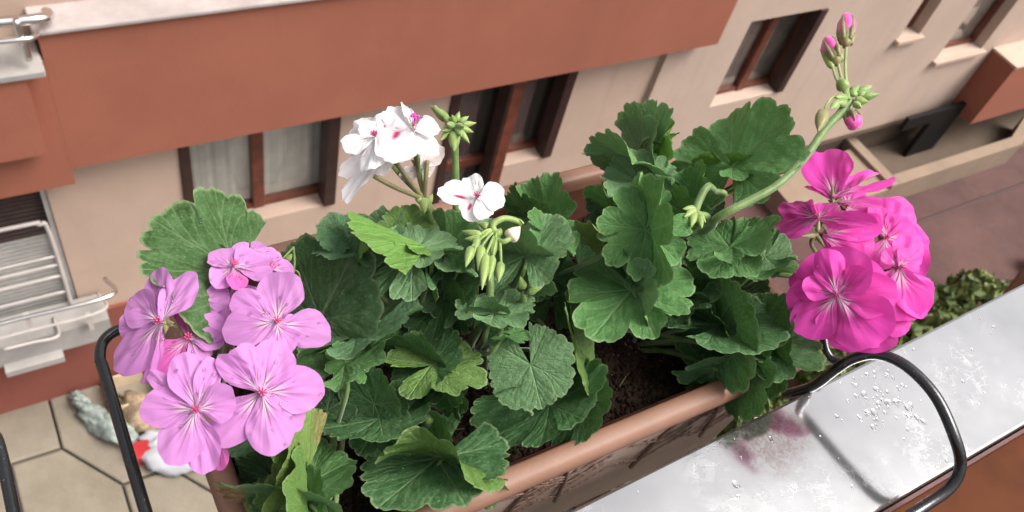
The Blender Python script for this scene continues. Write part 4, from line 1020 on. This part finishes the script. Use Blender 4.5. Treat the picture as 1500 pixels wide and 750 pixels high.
fh(1316, 392, .078, (.45, .1), [(1306, 362, 38), (1338, 372, 44), (1322, 468, 90, .15, 0, {'cup': .2}), (1358, 462, 62, .2), (1342, 350, 50, .1, -.2), (1284, 460, 60)], hub=hubH)
fh(1300, 330, .06, (.6, .1), [(1362, 370, 60), (1350, 420, 66, .2), (1330, 300, 56)], centre=False, hub=hubH)
fh(1272, 455, .052, (.2, -.1), [(1262, 517, 90, .15), (1312, 492, 80, .15), (1225, 510, 60, .1), (1330, 450, 80)], centre=False, hub=hubH)
tube('flower_stalk', [hubH, at(1165, 404, .045), at(1115, 402, .035), at(1070, 425, .0), (.34, .235, -.04)], [.0017, .0023, .0024, .0025], M_stem, plants['hot'], 9)
# calyx seen from below at the left of the head
for (bx, by, tx, ty) in ((1196, 345, 1174, 346), (1196, 345, 1208, 362), (1197, 340, 1200, 322), (1220, 300, 1219, 268), (1222, 300, 1242, 272)):
    bud('hot', at(bx, by, .086), at(tx, ty, .09), .0016, mat=M_sepal)
tube('flower_stalk', [at(1197, 342, .085), at(1190, 362, .075), hubH], .0013, M_stemd, plants['hot'], 7)

# white flowers
hubW = at(622, 292, .085)
WBL = {'blotch': (.15, .42, .10)}
fw_ = lambda *a, **k: flower('f', 'white', *a, col='white', **k)
fw_(606, 193, .125, (-.1, .72), [(566, 154, 46, .1, .05, {'ruffle': .08}), (591, 149, 12, .05), (644, 186, 40, .1, 0, {'ruffle': .07}), (630, 222, 40, .12), (568, 232, 62, .12, 0, {'blotch': (.5, .22, .13), 'ruffle': .05}), (522, 178, 44, .12, 0, {'blotch': (.2, .40, .10), 'ruffle': .08})], hub=hubW, anth=(612, 172))
fw_(552, 203, .117, (-.3, .62), [(513, 176, 46, .1, 0, {'ruffle': .1, 'pw': .4}), (572, 166, 42, .05, 0, {'ruffle': .1, 'pw': .4}), (592, 228, 50, .1, 0, {'ruffle': .1, 'blotch': (.0, .35, .1)}), (542, 246, 46, .1, 0, {'ruffle': .12, 'pw': .4}), (500, 212, 40, .15, 0, {'ruffle': .12})], hub=hubW)
fw_(562, 228, .108, (-.4, .55), [(520, 190, 50, .12, 0, {'blotch': (.1, .3, .1)}), (553, 257, 42, .1, 0, {'blotch': (.1, .3, .14)}), (497, 258, 36, .15), (495, 283, 34, .25, 0, {'col': 'white', 'ruffle': .1}), (515, 215, 40, .2)], hub=hubW)
fw_(614, 244, .100, (.2, -.3), [(588, 263, 24, .1, 0, {'col': 'cream'}), (637, 246, 34, .1, 0, {'col': 'cream'}), (646, 212, 40, .1, 0, {'col': 'cream'})], centre=False, hub=hubW)
fw_(699, 291, .108, (.0, .45), [(686, 253, 34, .1), (642, 277, 40, .05, 0, {'ruffle': .03, 'blotch': (-.2, .42, .1)}), (739, 288, 46, .1), (684, 319, 42, .15, 0, {'blotch': (.2, .45, .1)}), (716, 318, 34, .15)])
tube('flower_stalk', [at(699, 296, .10), at(690, 325, .085), at(705, 345, .08)], .0011, M_stem, plants['white'])
for (a_, b_) in (((548, 258), (612, 288)), ((580, 238), (614, 282)), ((606, 215), (620, 282)), ((626, 235), (622, 282))):
    tube('flower_stalk', [at(*a_, .105), at((a_[0] + b_[0]) / 2, (a_[1] + b_[1]) / 2 + 2, .098), hubW], .0014, M_stemd, plants['white'], 7)
tube('flower_stalk', [hubW, at(628, 315, .08), at(638, 372, .05), (.175, .27, -.04)], [.0019, .0021, .0024], M_stem, plants['white'], 9)
for (bx, by, tx, ty, r) in ((618, 298, 606, 282, .0022), (626, 300, 634, 284, .0022), (622, 292, 622, 312, .0032), (614, 296, 612, 284, .002), (628, 300, 632, 312, .0024)):
    bud('white', at(bx, by, .086), at(tx, ty, .087), r)

# green star of buds on an upright stalk
hubG = at(666, 184, .115)
tube('flower_stalk', [hubG, at(667, 230, .10), at(668, 300, .075), at(668, 380, .04), (.2, .28, -.04)], [.0020, .0021, .0022, .0026], M_stem, plants['white'], 9)
for (tx, ty, dz, r) in ((630, 155, .0, .0032), (673, 163, .006, .0020), (687, 170, .004, .0020), (698, 180, .0, .0021), (694, 194, -.002, .0022), (688, 210, -.004, .0024), (665, 222, .0, .0036), (648, 192, .004, .0023), (645, 206, -.002, .0023), (650, 172, .004, .0024), (680, 186, .010, .0022), (662, 168, .008, .0022), (676, 200, .006, .0022), (655, 182, .01, .0022)):
    T_ = at(tx, ty, .115 + dz); bs = hubG + (T_ - hubG) * .28
    bud('white', bs, T_, r)
tube('flower_stalk', [hubG, at(652, 172, .117), at(636, 158, .116)], .0018, M_bud, plants['white'], 7)
# drooping bud cluster in the centre
hubD = at(728, 338, .088)
tube('flower_stalk', [hubD, at(716, 370, .075), at(714, 450, .055), (.2, .24, -.04)], [.0018, .0022, .0026], M_stem, plants['white'], 9)
for (sx_, sy_, tx, ty, r) in ((706, 345, 676, 338, .0030), (704, 350, 680, 350, .0026), (716, 332, 700, 328, .0030), (735, 345, 715, 338, .0036), (690, 362, 682, 392, .0034), (706, 360, 700, 398, .0034), (712, 372, 706, 425, .0036), (722, 375, 716, 412, .003), (734, 384, 730, 414, .0032), (700, 345, 692, 380, .003), (725, 350, 720, 385, .0028)):
    B_ = at(sx_, sy_, .092); T_ = at(tx, ty, .090); bud('white', B_, T_, r * .82)
    tube('flower_stalk', [hubD + (T_ - hubD) * .05, (hubD + B_) / 2 + np.array([0, 0, .003]), B_], .0008, M_bud, plants['white'], 6)
bud('white', at(745, 350, .094), at(762, 332, .096), .0046, mat=M_bpale)
tube('flower_stalk', [at(728, 345, .09), at(722, 330, .094), at(738, 320, .096), at(758, 324, .095), at(765, 330, .094)], .0018, M_bud, plants['white'], 8)
tube('flower_stalk', [at(722, 350, .09), at(738, 354, .094), at(752, 345, .095)], .0015, M_bud, plants['white'], 8)
# three small buds right of the centre
hb = at(768, 430, .064)
for (tx, ty, r) in ((762, 405, .0028), (798, 402, .0026), (800, 414, .0026), (790, 424, .0022)): bud('white', hb + (at(tx, ty, .07) - hb) * .25, at(tx, ty, .07), r)
tube('flower_stalk', [hb, at(758, 452, .05), (.21, .24, -.04)], [.0020, .0022], M_stem, plants['white'], 8)

# tall bud stalk of the hot pink plant
hubT = at(1244, 146, .130)
tube('flower_stalk', [hubT, at(1232, 165, .127), at(1208, 190, .123), at(1178, 232, .117), at(1140, 270, .110), at(1098, 294, .103), at(1052, 318, .092), at(1020, 345, .06), (.32, .27, -.04)], [.0031, .0028, .0025, .0024, .0025, .0026, .0026], M_stem, plants['hot'], 12)
for (bx, by, tx, ty, r, pk, z, mt) in ((1239, 66, 1241, 26, .0050, .60, .136, M_sepal), (1226, 92, 1213, 60, .0050, .58, .136, M_sepal), (1220, 100, 1201, 72, .0026, 0, .133, M_bud), (1236, 130, 1230, 114, .0046, 0, .137, M_bud), (1207, 162, 1198, 193, .0046, .0, .131, M_sepal), (1246, 164, 1252, 184, .0044, .5, .128, M_sepal)):
    bud('hot', at(bx, by, z), at(tx, ty, z), r, mat=mt, pink=pk)
for (pts, r) in ((((1240, 64), (1238, 95), (1240, 122), (1244, 146)), .0010), (((1227, 92), (1232, 112), (1238, 130), (1244, 146)), .0010), (((1220, 100), (1226, 118), (1244, 146)), .0008), (((1208, 160), (1213, 150), (1222, 142), (1240, 144)), .0009)):
    tube('flower_stalk', [at(x_, y_, .134) for x_, y_ in pts], r, M_bud, plants['hot'], 7)
for (bx, by, tx, ty, r) in ((1248, 136, 1258, 124, .0032), (1254, 138, 1278, 125, .0036), (1258, 142, 1289, 138, .0038), (1252, 148, 1272, 149, .0036), (1240, 146, 1224, 142, .0036), (1230, 148, 1216, 160, .0030), (1248, 142, 1250, 128, .0036), (1254, 142, 1272, 132, .0034), (1238, 152, 1224, 150, .0028), (1252, 152, 1262, 158, .0026)):
    bud('hot', at(bx, by, .131), at(tx, ty, .136), r, mat=M_bud)
# curled bud stalk in the middle right
tube('flower_stalk', [at(1038, 272, .094), at(1030, 282, .093), at(1018, 312, .088), at(1022, 330, .075), (.32, .27, -.04)], [.0022, .0025, .0024, .0024], M_stem, plants['hot'], 9)
tube('flower_stalk', [at(1038, 272, .094), at(1046, 280, .088), at(1044, 300, .075), (.32, .28, -.04)], [.0024, .0020, .0022], M_stem, plants['hot'], 9)
for (bx, by, tx, ty, r) in ((1018, 308, 1002, 318, .0028), (1018, 312, 1012, 332, .0028), (1020, 312, 1034, 326, .0030), (1018, 306, 1000, 306, .0024), (1024, 314, 1028, 335, .0026)):
    bud('hot', at(bx, by, .090), at(tx, ty, .092), r)
# woody stems
for pk_, pts in (('hot', [(.31, .26, -.045), (.315, .262, .0), (.325, .275, .03)]), ('hot', [(.36, .26, -.045), (.365, .258, .0), (.375, .262, .028)]), ('white', [(.19, .26, -.045), (.19, .262, .0), (.195, .27, .03)]), ('pale', [(.09, .25, -.045), (.09, .252, .0), (.1, .255, .03)]), ('white', [(.155, .20, -.04), (.152, .196, -.01), (.150, .190, .02)])):
    tube('stem', pts, [.0035, .0030, .0026], M_stem, plants[pk_], 10)

# raindrops resting on the petals and leaves (one part per plant)
def drops(plant, spots, name='water_drops'):
    mb = MB()
    dg = bpy.context.evaluated_depsgraph_get() if False else None
    import mathutils
    for ob_, n in spots:
        me = ob_.data; mw = np.array(ob_.matrix_world); nv_ = len(me.vertices)
        for _ in range(n):
            i = int(rng.integers(int(nv_ * .35), int(nv_ * .95))); co = mw @ np.array([*me.vertices[i].co, 1]); c = co[:3]; nn = mw[:3, :3] @ np.array(me.vertices[i].normal); nn /= np.linalg.norm(nn)
            if nn @ (CAM - c) < 0: nn = -nn
            r_ = float(rng.uniform(.0004, .0011)); e = np.cross(nn, [.3, .5, .8]); e /= np.linalg.norm(e); e2 = np.cross(nn, e)
            V = [c + nn * r_ * .75]; F_ = []
            for a_, (rr_, hh) in enumerate(((.45, .66), (.8, .4), (1.0, -.1))):
                for k_ in range(10): t_ = k_ * .6283; V.append(c + (math.cos(t_) * e + math.sin(t_) * e2) * r_ * rr_ + nn * r_ * hh)
            F_ += [(0, 1 + k_, 1 + (k_ + 1) % 10) for k_ in range(10)]
            for a_ in range(2): F_ += [(1 + a_ * 10 + k_, 11 + a_ * 10 + k_, 11 + a_ * 10 + (k_ + 1) % 10, 1 + a_ * 10 + (k_ + 1) % 10) for k_ in range(10)]
            mb.add(V, F_)
    o = mb.build(name, M_drop, plants[plant], True); o['kind'] = 'stuff'
bpy.context.view_layer.update()
for pk_ in plants:
    pets = [c for f_ in plants[pk_].children if f_.name.startswith('flower') for c in f_.children if c.name.startswith('petal')]
    lvs = [c for c in plants[pk_].children if c.name.startswith('leaf') and not c.name.startswith('leaf_stalk')]
    sp = [(p_, 6 if pk_ == 'pale' else 1) for p_ in pets] + [(l_, 3) for l_ in lvs]
    drops(pk_, sp)
